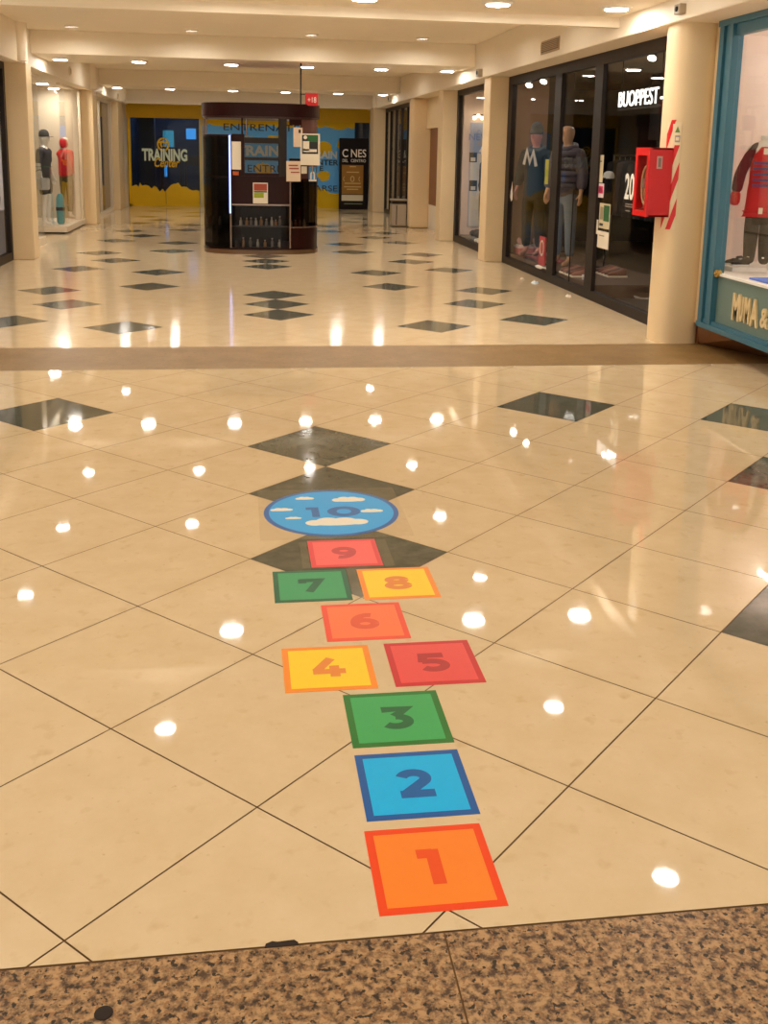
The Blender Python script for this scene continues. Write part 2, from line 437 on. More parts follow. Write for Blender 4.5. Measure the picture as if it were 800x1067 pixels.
def digit(mb, ch, cx, cy, h_, z, wx=1.0):
    for k, st_ in enumerate(DIG[ch]):
        L, R_ = stroke(st_, TH); n = len(L)
        zz = z+.00004*k
        vs = [(cx+p.x*h_*wx, cy+(p.y-.5)*h_, zz) for p in L]+[(cx+p.x*h_*wx, cy+(p.y-.5)*h_, zz) for p in R_]
        mb.add(vs, [(n+i, n+i+1, i+1, i) for i in range(n-1)])
def vinyl(name, c): return mat(name, c, .4, spec=.25, var=.03, scale=30)
HOP = [
 ('1', .418, -.28, 'orange_vinyl', (255, 138, 40), 'red_orange_vinyl', (243, 74, 22), 'deep_orange_vinyl', (240, 84, 26)),
 ('2', .430, .058, 'sky_blue_vinyl', (0, 184, 250), 'royal_blue_vinyl', (28, 92, 168), 'mid_blue_vinyl', (24, 98, 172)),
 ('3', .430, .395, 'green_vinyl', (64, 172, 92), 'dark_green_vinyl', (44, 120, 40), 'deep_green_vinyl', (34, 104, 56)),
 ('4', .249, .727, 'yellow_vinyl', (255, 214, 0), 'amber_vinyl', (250, 146, 24), 'ochre_vinyl', (236, 140, 40)),
 ('5', .606, .729, 'coral_red_vinyl', (236, 78, 70), 'crimson_vinyl', (206, 40, 36), 'dark_red_vinyl', (186, 44, 40)),
 ('6', .411, 1.063, 'tangerine_vinyl', (255, 122, 62), 'scarlet_vinyl', (244, 82, 44), 'rust_vinyl', (234, 88, 40)),
 ('7', .239, 1.400, 'grass_green_vinyl', (52, 158, 92), 'forest_green_vinyl', (22, 96, 54), 'forest_green_vinyl', (22, 96, 54)),
 ('8', .584, 1.394, 'yellow_vinyl', (255, 214, 0), 'amber_vinyl', (250, 146, 24), 'ochre_vinyl', (236, 140, 40)),
 ('9', .402, 1.727, 'salmon_vinyl', (250, 96, 84), 'red_vinyl', (232, 60, 52), 'brick_vinyl', (204, 62, 54)),
]
LB = {'1': 'orange square floor sticker with a red orange border and the number 1', '2': 'sky blue square floor sticker with a dark blue border and the number 2',
      '3': 'green square floor sticker numbered 3 behind the blue square', '4': 'yellow square floor sticker with an amber border and the number 4',
      '5': 'coral red square floor sticker with the number 5', '6': 'tangerine square floor sticker numbered 6 standing alone behind 4 and 5',
      '7': 'green square floor sticker numbered 7 beside the yellow 8', '8': 'yellow square floor sticker with the number 8 beside the green one',
      '9': 'salmon red square floor sticker numbered 9 lying on the dark tile'}
for n_, x, y, c1n, c1c, c2n, c2c, c3n, c3c in HOP:
    t = thing('hopscotch_sticker', LB[n_], 'floor sticker', (x, y, 0), 'hopscotch floor stickers')
    h = .15; ins = .021
    bd = MB().box(x-h, x+h, y-h, y+h, 0, .0010); bd.build('border', vinyl(c2n, c2c), t)
    MB().box(x-h+ins, x+h-ins, y-h+ins, y+h-ins, .0010, .0014).build('panel', vinyl(c1n, c1c), t)
    mb = MB(); digit(mb, n_, x, y, .125, .0016); mb.build('numeral', vinyl(c3n, c3c), t)
x, y, R10 = .392, 2.245, .322
t = thing('hopscotch_sticker', 'round sky blue floor sticker with white clouds and the number 10', 'floor sticker', (x, y, 0), 'hopscotch floor stickers')
MB().lathe([(R10, 0), (R10, .0010)], (x, y, 0), 64, False).build('border', vinyl('royal_blue_vinyl', (28, 92, 168)), t)
MB().lathe([(R10-.024, .0010), (R10-.024, .0014)], (x, y, 0), 64, False).build('panel', vinyl('sky_vinyl', (30, 164, 236)), t)
mb = MB(); digit(mb, '1', x-.085, y+.0, .135, .0016, 1.0); digit(mb, '0', x+.06, y, .135, .0016, 1.25)
mb.build('numeral', vinyl('mid_blue_vinyl', (24, 98, 172)), t)
def cloud(cx, cy, wd, hh):
    mb = MB(); n = 5; pts = []
    lobes = [(-.36, 0, .16, .30), (-.15, .12, .20, .42), (.12, .10, .22, .40), (.34, 0, .17, .30), (0, -.12, .42, .22)]
    for k, (a, b, ra, rb) in enumerate(lobes):
        mb.lathe([(1, .0014), (1, .0016+.00003*k)], (0, 0, 0), 20, False)
    # scale each lobe after the fact
    per = len(mb.v)//len(lobes)
    for k, (a, b, ra, rb) in enumerate(lobes):
        for i in range(k*per, (k+1)*per):
            v = mb.v[i]; mb.v[i] = Vector((cx+(a+v.x*ra)*wd, cy+(b+v.y*rb)*hh, v.z))
    return mb
for (cx_, cy_, wd, hh) in ((-.115, .20, .09, .05), (.10, .165, .16, .085), (-.235, .045, .105, .05), (.195, -.005, .105, .055), (-.185, -.075, .075, .035), (.015, -.145, .285, .12)):
    cloud(x+cx_, y+cy_, wd, hh).build('cloud', vinyl('white_vinyl', (236, 232, 214)), t)
# clear protective film over the dark tiles around stickers 7 to 10
film = bpy.data.materials.new('clear_film'); film.use_nodes = True
_n = film.node_tree.nodes; _b = _n['Principled BSDF']; _b.inputs['Base Color'].default_value = (*lin((214, 196, 160)), 1); _b.inputs['Alpha'].default_value = .07; _b.inputs['Roughness'].default_value = .1
for (a, b, c, d, lb) in ((x-.345, x+.345, y-.345, y+.345, 'clear film square under the round number 10 sticker'),
                         (.215, .248, 1.57, 1.87, 'clear film strip left of the number 9 sticker'), (.556, .60, 1.57, 1.87, 'clear film strip right of the number 9 sticker'),
                         (.393, .432, 1.25, 1.56, 'clear film strip between the number 7 and number 8 stickers')):
    tag(MB().box(a, b, c, d, .0003, .0006).build('clear_film', film), lb, 'film')

# ------------------------------------------------------------------ generic shopfront pieces
def window(name, parts):
    """struct empty with child meshes: list of (partname, MB, mat)"""
    r = bpy.data.objects.new(name, None); COL.objects.link(r); struct(r)
    for pn, mb, m_ in parts: mb.build(pn, m_, r)
    return r

# ---- right: dark bronze shopfront (first) y 7.2 .. 13.6
yA0, yA1 = 7.2, 13.6
m1, m2 = 11.03, 9.46
fr = MB()
fr.box(XR-.03, XR+.05, yA0, yA1, 0, .11); fr.box(XR-.03, XR+.05, yA0, yA1, Z_SOF-.13, Z_SOF)
fr.box(XR-.03, XR+.05, yA1-.22, yA1, .11, Z_SOF-.13)
mu = MB()
gl = [MB().box(XR, XR+.01, a, b, .11, Z_SOF-.13) for a, b in ((m1+.14, yA1-.22), (m2+.14, m1-.14), (yA0, m2-.14))]
r = window('window_1', [('window_frame', fr, black_frame), ('mullion', MB().box(XR-.03, XR+.02, m1-.14, m1+.14, .11, Z_SOF-.13), black_frame), ('mullion', MB().box(XR-.03, XR+.02, m2-.13, m2+.13, .11, Z_SOF-.13), black_frame)]+[('pane', g_, shop_glass) for g_ in gl])
yd = (m1+m2)/2
MB().box(XR-.012, XR-.002, yd-.012, yd+.012, .11, 1.35).build('door_joint', black_frame, r)

# interior of that shop
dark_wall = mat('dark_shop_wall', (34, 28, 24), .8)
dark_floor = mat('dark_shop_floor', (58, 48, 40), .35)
shop_ceil = mat('shop_ceiling', (150, 134, 112), .8)
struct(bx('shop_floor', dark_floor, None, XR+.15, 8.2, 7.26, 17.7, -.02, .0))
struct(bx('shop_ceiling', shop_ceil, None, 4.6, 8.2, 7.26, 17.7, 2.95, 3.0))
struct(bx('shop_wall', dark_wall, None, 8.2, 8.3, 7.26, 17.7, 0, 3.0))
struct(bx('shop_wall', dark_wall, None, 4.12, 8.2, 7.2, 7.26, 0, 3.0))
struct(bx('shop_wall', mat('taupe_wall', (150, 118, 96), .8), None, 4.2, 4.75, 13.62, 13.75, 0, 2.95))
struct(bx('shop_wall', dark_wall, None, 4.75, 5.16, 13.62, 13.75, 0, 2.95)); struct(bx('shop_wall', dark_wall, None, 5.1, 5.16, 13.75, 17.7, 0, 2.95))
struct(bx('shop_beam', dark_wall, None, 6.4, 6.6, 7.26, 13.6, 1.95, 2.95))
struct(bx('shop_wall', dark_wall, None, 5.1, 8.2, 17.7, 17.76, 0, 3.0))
# display platform behind the glass
struct(bx('display_platform', mat('platform_brown', (92, 66, 50), .5), None, XR+.06, 5.3, 9.5, 13.58, 0, .16, bevel=.01))

def room(nm, m_, x0, x1, y0, y1, z1=3.0, sides='xXyYc'):
    """thin closed walls round a shop interior"""
    if 'x' in sides: struct(bx(nm, m_, None, x0-.06, x0, y0, y1, 0, z1))
    if 'X' in sides: struct(bx(nm, m_, None, x1, x1+.06, y0, y1, 0, z1))
    if 'y' in sides: struct(bx(nm, m_, None, x0, x1, y0-.06, y0, 0, z1))
    if 'Y' in sides: struct(bx(nm, m_, None, x0, x1, y1, y1+.06, 0, z1))
    if 'c' in sides: struct(bx(nm, m_, None, x0, x1, y0, y1, z1, z1+.05))

# ---- right: second window between the square pillars
fr = MB(); y0, y1 = 14.05, 17.46
fr.box(XR-.03, XR+.05, y0, y1, 0, .12); fr.box(XR-.03, XR+.05, y0, y1, Z_SOF-.1, Z_SOF); fr.box(XR-.03, XR+.05, y1-.16, y1, .12, Z_SOF-.1); fr.box(XR-.03, XR+.05, y0, y0+.16, .12, Z_SOF-.1)
window('window_2', [('window_frame', fr, black_frame), ('pane', MB().box(XR, XR+.01, y0+.16, y1-.16, .12, Z_SOF-.1), shop_glass)])
pink_wall = mat('pale_pink_wall', (214, 196, 188), .8)
struct(bx('shop_wall', pink_wall, None, 4.2, 6.0, 17.3, 17.45, 0, 2.95))
struct(bx('shop_wall', pink_wall, None, 5.0, 5.1, 13.76, 17.3, 0, 2.95))
struct(bx('display_platform', mat('grey_stone', (110, 104, 98), .6, bump=.3), None, XR+.06, 5.0, 14.1, 17.28, 0, .14))

# ---- right: recess with a wooden door between pillars three and four
rec = MB().box(4.1, 4.2, 17.9, 20.9, 2.2, Z_SOF)
struct(rec.build('wall_recess', pillar_m))
struct(bx('wall_recess', pillar_m, None, 4.2, 4.3, 17.9, 20.9, 0, Z_SOF))
t = bpy.data.objects.new('door_1', None); COL.objects.link(t); struct(t)
MB().box(4.17, 4.2, 18.5, 20.6, .55, 2.2).build('door_leaf', mat('brown_wood', (126, 74, 36), .45, var=.15, scale=3), t)
MB().box(4.17, 4.2, 18.5, 20.6, 0, .55).build('kick_panel', mat('pale_panel', (226, 214, 196), .5), t)

# ---- right: far bronze shopfront
fr = MB(); y0, y1 = 21.1, 26.8; xx = 4.02
fr.box(xx, xx+.08, y0, y1, 0, .1); fr.box(xx, xx+.08, y0, y1, Z_SOF-.1, Z_SOF)
nmul = 6
parts = [('window_frame', fr, black_frame)]
for k in range(nmul+1):
    yy = y0+(y1-y0)*k/nmul
    parts.append(('mullion', MB().box(xx, xx+.08, max(y0, yy-.05), min(y1, yy+.05), .1, Z_SOF-.1), black_frame))
parts.append(('pane', MB().box(xx+.03, xx+.04, y0, y1, .1, Z_SOF-.1), clear))
window('window_3', parts)
room('shop_wall', mat('far_shop_wall', (72, 66, 66), .8), 4.22, 5.3, 21.1, 26.9, 2.95, 'XyYc')
struct(bx('shop_floor', dark_floor, None, 4.1, 5.2, 21.1, 26.8, -.02, 0))

# ---- left: nearest shopfront in a dark frame
fr = MB(); y0, y1 = 6.4, 13.6; xl = -3.40
fr.box(xl-.05, xl+.03, y0, y1, 0, .12); fr.box(xl-.05, xl+.03, y0, y1, Z_SOF-.1, Z_SOF); fr.box(xl-.05, xl+.03, y1-.12, y1, .12, Z_SOF-.1)
window('window_4', [('window_frame', fr, black_frame), ('pane', MB().box(xl-.01, xl, y0, y1-.12, .12, Z_SOF-.1), shop_glass)])
room('shop_wall', mat('pale_blue_wall', (196, 204, 220), .8), -4.4, -3.46, 6.4, 13.7, 2.9, 'xyY')
struct(bx('shop_floor', mat('wood_floor', (150, 110, 78), .5), None, -4.4, xl-.05, 6.4, 13.6, -.02, .0))
struct(bx('shop_ceiling', ceil_m, None, -7.5, -4.0, 6.4, 28.5, 2.95, 3.0))

# ---- left: cream display windows with an open entrance between them
cream_frame = mat('cream_frame', (228, 212, 186), .45)
fr = MB(); y0, y1 = 14.0, 16.3
fr.box(xl-.25, xl+.03, y0, y1, 0, .13); fr.box(xl-.04, xl+.03, y0, y1, Z_SOF-.04, Z_SOF)
window('window_5', [('window_frame', fr, cream_frame), ('pane', MB().box(xl-.01, xl, y0, y1, .13, Z_SOF-.04), clear)])
fr = MB(); y0, y1 = 18.4, 21.0
fr.box(-4.5, xl+.06, y0, y1, .03, .14); fr.box(xl-.04, xl+.03, y0, y1, Z_SOF-.04, Z_SOF); fr.box(xl-.05, xl+.04, y1-.7, y1-.55, .14, Z_SOF-.04)
fr.box(xl-.05, xl+.04, y1-.2, y1, .14, Z_SOF-.04)
window('window_6', [('window_frame', fr, cream_frame), ('plinth_shadow_gap', MB().box(-4.45, xl, y0+.06, y1, 0, .03), black_frame), ('pane', MB().box(xl-.01, xl, y0, y1-.2, .14, Z_SOF-.04), clear), ('pane', MB().box(-4.5, xl-.01, y0, y0+.01, .14, Z_SOF-.04), clear)])
shopL = mat('left_shop_wall', (190, 176, 152), .8)
struct(bx('shop_wall', shopL, None, -6.6, -6.5, 14.0, 28.0, 0, 2.95))
struct(bx('shop_wall', shopL, None, -6.5, -3.45, 20.9, 21.0, 0, 2.95))
struct(bx('shop_wall', shopL, None, -6.5, -3.45, 13.75, 13.85, 0, 2.95))
struct(bx('shop_floor', mat('left_shop_floor', (150, 140, 124), .3), None, -6.6, -3.76, 13.85, 20.9, -.02, .0))
struct(bx('shop_pier', cream, None, -4.75, -4.45, 19.4, 19.8, 0.14, 2.95))

# ---- left: third shopfront with brass framed doors
brass = mat('brass_frame', (190, 150, 70), .35, .5)
fr = MB(); y0, y1 = 21.5, 26.45
fr.box(xl-.04, xl+.03, y0, y1, 0, .08); fr.box(xl-.04, xl+.03, y0, y1, Z_SOF-.08, Z_SOF)
parts = [('window_frame', fr, cream_frame)]
for yy in (21.55, 22.3, 23.1, 23.5, 24.0, 26.35): parts.append(('mullion', MB().box(xl-.04, xl+.04, yy-.05, yy+.05, .08, Z_SOF-.08), cream_frame if yy in (21.55, 24.0, 26.35) else brass))
parts.append(('pane', MB().box(xl-.01, xl, y0, y1, .08, Z_SOF-.08), clear))
window('window_7', parts)
room('shop_wall', mat('grey_blue_wall', (120, 112, 104), .8), -5.0, -3.46, 21.12, 26.5, 2.9, 'xyY')
struct(bx('shop_floor', mat('yellow_mat', (150, 122, 40), .6), None, -5.0, xl-.05, 21.5, 26.45, -.02, .0))

# ------------------------------------------------------------------ FAR END: gym shopfront
YG = 28.6
yel = mat('yellow_vinyl_film', (232, 186, 10), .4, spec=.3)
navy = mat('navy_wall', (16, 44, 78), .7)
blue_w = mat('sky_blue_mural', (104, 184, 250), .5, spec=.2)
struct(bx('wall_back', mat('navy_back_wall', (14, 40, 76), .8), None, -3.3, 3.9, 31.9, 32.0, 0, 3))
room('gym_wall', MATS['navy_back_wall'], -3.24, 3.86, 28.75, 31.9, 2.95, 'xX')
struct(bx('wall_left', cream, None, -3.3, -3.2, 27.7, 28.7, 0, Z_SOF)); struct(bx('wall_right', cream, None, 3.8, 3.9, 27.7, 28.7, 0, Z_SOF))
struct(bx('shop_floor', dark_floor, None, -3.3, 3.9, YG+.1, 31.9, -.02, .0))
struct(bx('shop_ceiling', mat('gym_ceiling', (70, 66, 50), .8), None, -3.3, 3.9, 27.75, 31.9, 2.95, 3.0))
struct(bx('trim_4', yel, None, -3.2, 3.9, YG-.02, YG+.08, 2.50, 2.95))
fr = MB(); fr.box(-3.18, -3.1, YG-.02, YG+.06, 0, 2.5); fr.box(-3.18, -1.05, YG-.02, YG+.06, 0, .05)
window('window_8', [('window_frame', fr, yel), ('post', MB().box(-1.16, -1.06, YG-.04, YG+.08, 0, 2.5), mat('pale_post', (206, 190, 130), .5)), ('joint', MB().box(-2.14, -2.13, YG-.012, YG, .05, 2.5), black_frame), ('pane', MB().box(-3.1, -1.16, YG, YG+.01, .05, 2.5), kiosk_glass), ('pane', MB().box(3.36, 3.78, YG, YG+.01, 0, 2.5), clear)])
struct(bx('pillar', navy, None, -2.95, -2.5, 29.6, 30.0, 0, 2.95))
# torn-edge yellow film along the foot of the window
random.seed(3)
prof = [(-3.1, .56)]; xx = -3.1
while xx < -1.2:
    xx += random.uniform(.04, .10); base = .55 + .07*math.sin((xx+3.1)*5.6) - .22*max(0, xx+1.65)
    prof.append((min(xx, -1.17), base+random.uniform(-.08, .08)))
poly = [(-3.1, .05)]+[(-1.17, .05)]+prof[::-1]
mb = MB(); mb.plate([(a, b) for a, b in poly], (0, YG-.002, 0), (1, 0, 0), (0, 0, 1), .003)
tag(mb.build('window_film', yel), 'yellow film with a torn upper edge along the foot of the gym window', 'window film')
# logo
mint = mat('pale_mint_vinyl', (226, 244, 224), .5)
t = thing('window_lettering', 'pale lettering with yellow script and round badge on the dark gym window', 'window lettering', (-2.2, YG-.003, 1.3))
mb = MB(); p0 = aty(148, 167.5, YG-.004); p1 = aty(195, 156, YG-.004)
text(mb, 'TRAINING', (p0.x, YG-.004, p0.z), (1, 0, 0), (0, 0, 1), p1.x-p0.x, p1.z-p0.z+.02, .003, .04); mb.build('word', mint, t)
mb = MB(); p0 = aty(161, 174, YG-.006); p1 = aty(187, 166, YG-.006)
text(mb, 'Center', (p0.x, YG-.009, p0.z), (1, 0, 0), (0, 0, 1), p1.x-p0.x, p1.z-p0.z+.03, .003, .02, .3); mb.build('script', yel, t)
c = aty(170, 150.5, YG-.004); mb = MB()
for rr, a0, a1 in ((.17, 0, 360), (.075, -60, 250)):
    L, R_ = stroke(arc(0, 0, rr*.9, rr, a0, a1, 24), .05); n = len(L)
    mb.add([(c.x+p.x, YG-.005, c.z+p.y) for p in L]+[(c.x+p.x, YG-.005, c.z+p.y) for p in R_], [(n+i, n+i+1, i+1, i) for i in range(n-1)])
L, R_ = stroke([(-.12, .05), (0, .09), (.12, .05)], .04); n = len(L)
mb.add([(c.x+p.x, YG-.006, c.z+p.y) for p in L]+[(c.x+p.x, YG-.006, c.z+p.y) for p in R_], [(n+i, n+i+1, i+1, i) for i in range(n-1)])
mb.build('badge', yel, t)
# cool tube light on the gym ceiling
gt = thing('tube_light', 'cool tube light on the ceiling inside the gym window', 'light', (-2.0, 30.2, 2.95))
MB().box(-2.9, -1.3, 30.15, 30.25, 2.91, 2.95).build('housing', white_m, gt)
MB().tube([(-2.85, 30.2, 2.895), (-1.35, 30.2, 2.895)], .018, 8).build('tube', mat('cool_tube', (230, 240, 255), .3, emit=(.45, .72, 1.0), estr=34), gt)
# screens inside the gym
scr = mat('blue_screen', (10, 40, 80), .3, emit=(.02, .22, .62), estr=.8)
scr2 = mat('teal_screen', (10, 60, 80), .3, emit=(.02, .22, .36), estr=.5)
def screen(u0, u1, v0, v1, y, m_, lb):
    a = aty(u0, v1, y); b = aty(u1, v0, y)
    t = thing('wall_screen', lb, 'screen', ((a.x+b.x)/2, y, a.z))
    MB().box(a.x-.03, b.x+.03, y, y+.05, a.z-.03, b.z+.03).build('bezel', black_frame, t)
    MB().box(a.x, b.x, y-.004, y, a.z, b.z).build('display', m_, t)
screen(194, 204, 134, 145, 31.0, scr, 'bright blue screen high at the right inside the gym window')
screen(170, 181, 136, 153, 31.4, scr2, 'teal screen above and behind the badge inside the gym window')
screen(171.5, 174, 172, 184, 31.0, scr, 'narrow blue screen low behind the gym lettering')
for k, u in enumerate((174, 203)):   # exercise machines, dim
    p = aty(u, 205, 30.3); x0 = p.x+(.1 if k == 0 else 0)
    t = thing('exercise_machine', ['dark exercise machine near the middle of the gym window', 'dark exercise machine at the right of the gym window'][k], 'exercise machine', (x0, 30.3, 0), 'machines inside the gym')
    MB().box(x0-.32, x0+.32, 29.9, 31.2, 0.0, .2).build('deck', black_frame, t, .02)
    for s_ in (-.3, .3): MB().tube([(x0+s_, 30.9, .2), (x0+s_, 31.1, 1.25)], .03).build('upright', black_frame, t)
    MB().box(x0-.3, x0+.3, 30.98, 31.08, 1.15, 1.42).build('console', black_frame, t)
# painted blue wall with yellow blots and lettering
struct(bx('wall_mural', blue_w, None, -1.06, 3.36, YG, YG+.08, 0, 2.5))
def blot(seed, cx, cz, rx, rz):
    random.seed(seed); n = 22
    return [(cx+rx*math.cos(2*PI*i/n)*random.uniform(.7, 1.1), cz+rz*math.sin(2*PI*i/n)*random.uniform(.7, 1.1)) for i in range(n)]
paint_y = mat('mural_yellow', (226, 186, 20), .5, spec=.2)
mt = thing('mural_paint', 'yellow paint bands and blots on the blue mural wall behind the kiosk', 'mural paint', (1.15, YG-.001, 0))
YM = YG-.0015; mb = MB(); random.seed(5); top = []; xx = -1.06
while xx < 3.36: top.append((xx, .55+.1*math.sin(xx*4)+random.uniform(-.05, .05))); xx += .09
mb.plate([(-1.06, 0), (3.36, 0)]+[(3.36, .5)]+top[::-1], (0, YM, 0), (1, 0, 0), (0, 0, 1), .0012); mb.build('lower_band', paint_y, mt); mb = MB()
top = []; xx = -1.06
while xx < 3.36: top.append((xx, 2.36-.06*abs(math.sin(xx*3.7))+random.uniform(-.03, .03))); xx += .09
mb.plate(top+[(3.36, 2.4), (3.36, 2.5), (-1.06, 2.5)], (0, YM, 0), (1, 0, 0), (0, 0, 1), .0012); mb.build('upper_band', paint_y, mt)
for sd, a, b, c_, d in ((1, .2, 1.95, .28, .1), (2, 1.0, 1.98, .25, .1), (3, 2.45, 1.75, .28, .22), (4, 3.0, 1.85, .16, .18), (5, 2.45, .95, .2, .16), (6, 3.1, 1.15, .14, .14), (7, .7, 1.1, .3, .2)):
    mb = MB(); mb.plate(blot(sd, a, b, c_, d), (0, YM, 0), (1, 0, 0), (0, 0, 1), .0012); mb.build('blot', paint_y, mt)
t = thing('mural_lettering', 'black and white lettering painted across the blue mural behind the kiosk', 'lettering', (1.2, YG-.003, 1.0))
ink = mat('mural_ink', (22, 34, 50), .5)
mb = MB(); p0 = aty(233, 135.5, YG); p1 = aty(312, 128.5, YG)
text(mb, 'ENTRENATE', (p0.x, YG-.004, p0.z), (1, 0, 0), (0, 0, 1), p1.x-p0.x, .19, .003, .0)
mb.build('dark_word', ink, t); mb = MB(); p0 = aty(258, 179, YG); text(mb, 'ENTRE', (p0.x, YG-.004, p0.z), (1, 0, 0), (0, 0, 1), 1.0, .2, .003, .0)
mb.build('dark_word', ink, t); mb = MB(); p0 = aty(318, 199, YG); text(mb, 'ENARSE', (p0.x-.1, YG-.004, p0.z), (1, 0, 0), (0, 0, 1), 1.05, .17, .003, .0)
mb.build('dark_word', ink, t); mb = MB(); p0 = aty(333, 178, YG); text(mb, 'E', (p0.x, YG-.004, p0.z), (1, 0, 0), (0, 0, 1), .1, .14, .003, .02)
mb.build('dark_word', ink, t); mb = MB(); p0 = aty(326, 172, YG); text(mb, 'ENTER', (p0.x, YG-.004, p0.z), (1, 0, 0), (0, 0, 1), .75, .16, .003, .02)
mb.build('dark_word', ink, t)
mb = MB(); p0 = aty(246, 162, YG); text(mb, 'TRAIN', (p0.x, YG-.006, p0.z), (1, 0, 0), (0, 0, 1), 1.25, .3, .003, .04)
mb.build('white_word', mat('mural_white', (214, 222, 214), .5), t); mb = MB(); p0 = aty(323, 165, YG); text(mb, 'TRAIN', (p0.x, YG-.006, p0.z), (1, 0, 0), (0, 0, 1), .8, .22, .003, .04)
mb.build('white_word', mat('mural_white', (214, 222, 214), .5), t)
p0 = aty(370, 175, YG); struct(bx('wall_mural', navy, None, 3.36, 3.9, YG+.3, YG+.36, 0, 2.5))

# ------------------------------------------------------------------ CINEMA POSTER STAND
ys = 27.95; a = aty(353, 218, ys); b = aty(388.5, 144.5, ys); x0, x1, zt = a.x, min(b.x, 3.69), b.z
t = thing('poster_stand', 'tall black cinema poster stand with gold poster by the far right pillar', 'poster stand', ((x0+x1)/2, ys, 0))
MB().box(x0, x1, ys, ys+.10, 0, zt).build('cabinet', mat('black_lacquer', (22, 12, 12), .4, spec=.15), t, .008)
W_ = x1-x0
gold = mat('gold_poster', (148, 104, 26), .5, var=.2, scale=3)
MB().box(x0+.09*W_, x0+.84*W_, ys-.006, ys, .42*zt/1.95, 1.28).build('poster', gold, t)
MB().box(x0+.09*W_, x0+.84*W_, ys-.006, ys, .25, .42).build('footer_strip', mat('pale_strip', (214, 204, 176), .6), t)
wl = mat('white_lettering', (238, 234, 222), .5)
mb = MB()
text(mb, 'C', (x0+.10*W_, ys-.005, 1.50), (1, 0, 0), (0, 0, 1), .20*W_, .23, .004, .01)
text(mb, 'NES', (x0+.40*W_, ys-.005, 1.50), (1, 0, 0), (0, 0, 1), .53*W_, .23, .004, .01)
text(mb, 'DEL', (x0+.11*W_, ys-.005, 1.36), (1, 0, 0), (0, 0, 1), .19*W_, .085, .004, .0)
text(mb, 'CENTRO', (x0+.40*W_, ys-.005, 1.36), (1, 0, 0), (0, 0, 1), .52*W_, .085, .004, .0)
mb.build('title_letters', wl, t)
mb = MB()
for k, (z, w_) in enumerate(((1.22, .22), (1.06, .44), (.64, .6), (.57, .4), (.74, .56))):
    mb.box(x0+(.47-w_/2)*W_, x0+(.47+w_/2)*W_, ys-.008, ys-.006, z, z+.028)
L, R_ = stroke(arc(x0+.46*W_, .88, .05, .075, 0, 360, 20), .025); n = len(L)
mb.add([(p.x, ys-.008, p.y) for p in L]+[(p.x, ys-.008, p.y) for p in R_], [(n+i, n+i+1, i+1, i) for i in range(n-1)])
for dx in (-.27, .27):
    L, R_ = stroke(arc(x0+(.46+dx)*W_, .88, .035, .06, 90, 270, 12), .02); n = len(L)
    mb.add([(p.x, ys-.008, p.y) for p in L]+[(p.x, ys-.008, p.y) for p in R_], [(n+i, n+i+1, i+1, i) for i in range(n-1)])
mb.build('poster_print', mat('poster_cream', (206, 176, 110), .6), t)
MB().box(x0+.18*W_, x0+.82*W_, ys-.006, ys, .15, .18).build('caption_strip', mat('dim_green', (110, 116, 84), .6), t)

# ------------------------------------------------------------------ LITTER BIN
a = atz(407.5, 236.5); b = atz(424, 237); zt = .62
t = thing('litter_bin', 'brushed metal litter bin beside the square tan pillar', 'litter bin', ((a.x+b.x)/2, a.y, 0))
x0, x1 = a.x, b.x; y0, y1 = a.y+.02, a.y+.30
MB().box(x0, x1, y0, y1, .02, zt-.10).build('body', steel, t, .012)
MB().box(x0+.015, x1-.015, y0+.015, y1-.015, zt-.10, zt-.03).build('opening', black_frame, t)
MB().box(x0-.01, x1+.01, y0-.01, y1+.01, zt-.03, zt+.01).build('lid', steel, t, .008)
MB().box(x0+.11, x0+.13, y0-.004, y0, .05, zt-.13).build('seam', black_frame, t)
MB().box(x0+.02, x1-.02, y0+.02, y1-.02, 0, .02).build('foot', black_frame, t)

# ------------------------------------------------------------------ KIOSK
KX, KY, KA, KB, KN = .335, 15.36, .955, .76, 3.0
def kp(tt, off=0.):
    s_, c = math.sin(tt), math.cos(tt)
    return Vector((KX+(KA-off)*math.copysign(abs(s_)**(2/KN), s_), KY-(KB-off)*math.copysign(abs(c)**(2/KN), c), 0))
def k_t(x):
    r_ = (x-KX)/KA; return math.copysign(math.asin(min(1, abs(r_))**(KN/2)), r_)
def curved(t0, t1, z0, z1, off, th, n=24):
    """panel following the kiosk plan between parameters t0..t1"""
    mb = MB(); ts = [t0+(t1-t0)*i/n for i in range(n+1)]
    o = [kp(a, off) for a in ts]; i_ = [kp(a, off+th) for a in ts]
    rg = []
    for p, q in zip(o, i_):
        rg.append([Vector((p.x, p.y, z0)), Vector((q.x, q.y, z0)), Vector((q.x, q.y, z1)), Vector((p.x, p.y, z1))])
    return mb.rings(rg, True, False)
def k_slab(z0, z1, off, n=64):
    mb = MB(); mb.rings([[kp(2*PI*i/n, off)+Vector((0, 0, z)) for i in range(n)] for z in (z0, z1)], True, False); return mb
tA, tB = k_t(-.175), k_t(.80)
tL, tR = -PI*.72, PI*.72
K = thing('kiosk', 'dark maroon rounded glass kiosk standing in the middle of the hall', 'kiosk', (KX, KY, 0))
k_slab(0, .07, .0).build('base', mat('kiosk_base', (110, 82, 56), .25, .3), K)
k_slab(.07, .10, .02).build('deck', maroon, K)
ro = k_slab(2.20, 2.41, -.015); ro.build('roof_canopy', maroon, K, .01)
k_slab(2.17, 2.20, .02).build('ceiling_panel', mat('kiosk_ceiling', (70, 40, 30), .4), K)
post = mat('kiosk_post', (150, 130, 118), .25, .8)
def kpost(tt, z0, z1, m_, r_=.016, off=.015, nm='post'):
    p = kp(tt, off); return MB().tube([(p.x, p.y, z0), (p.x, p.y, z1)], r_, 8).build(nm, m_, K)
kpost(-PI/2-.1, .10, 2.17, post, .018)
kpost(tA, .10, .66, post); kpost(tB, .10, 1.2, post)
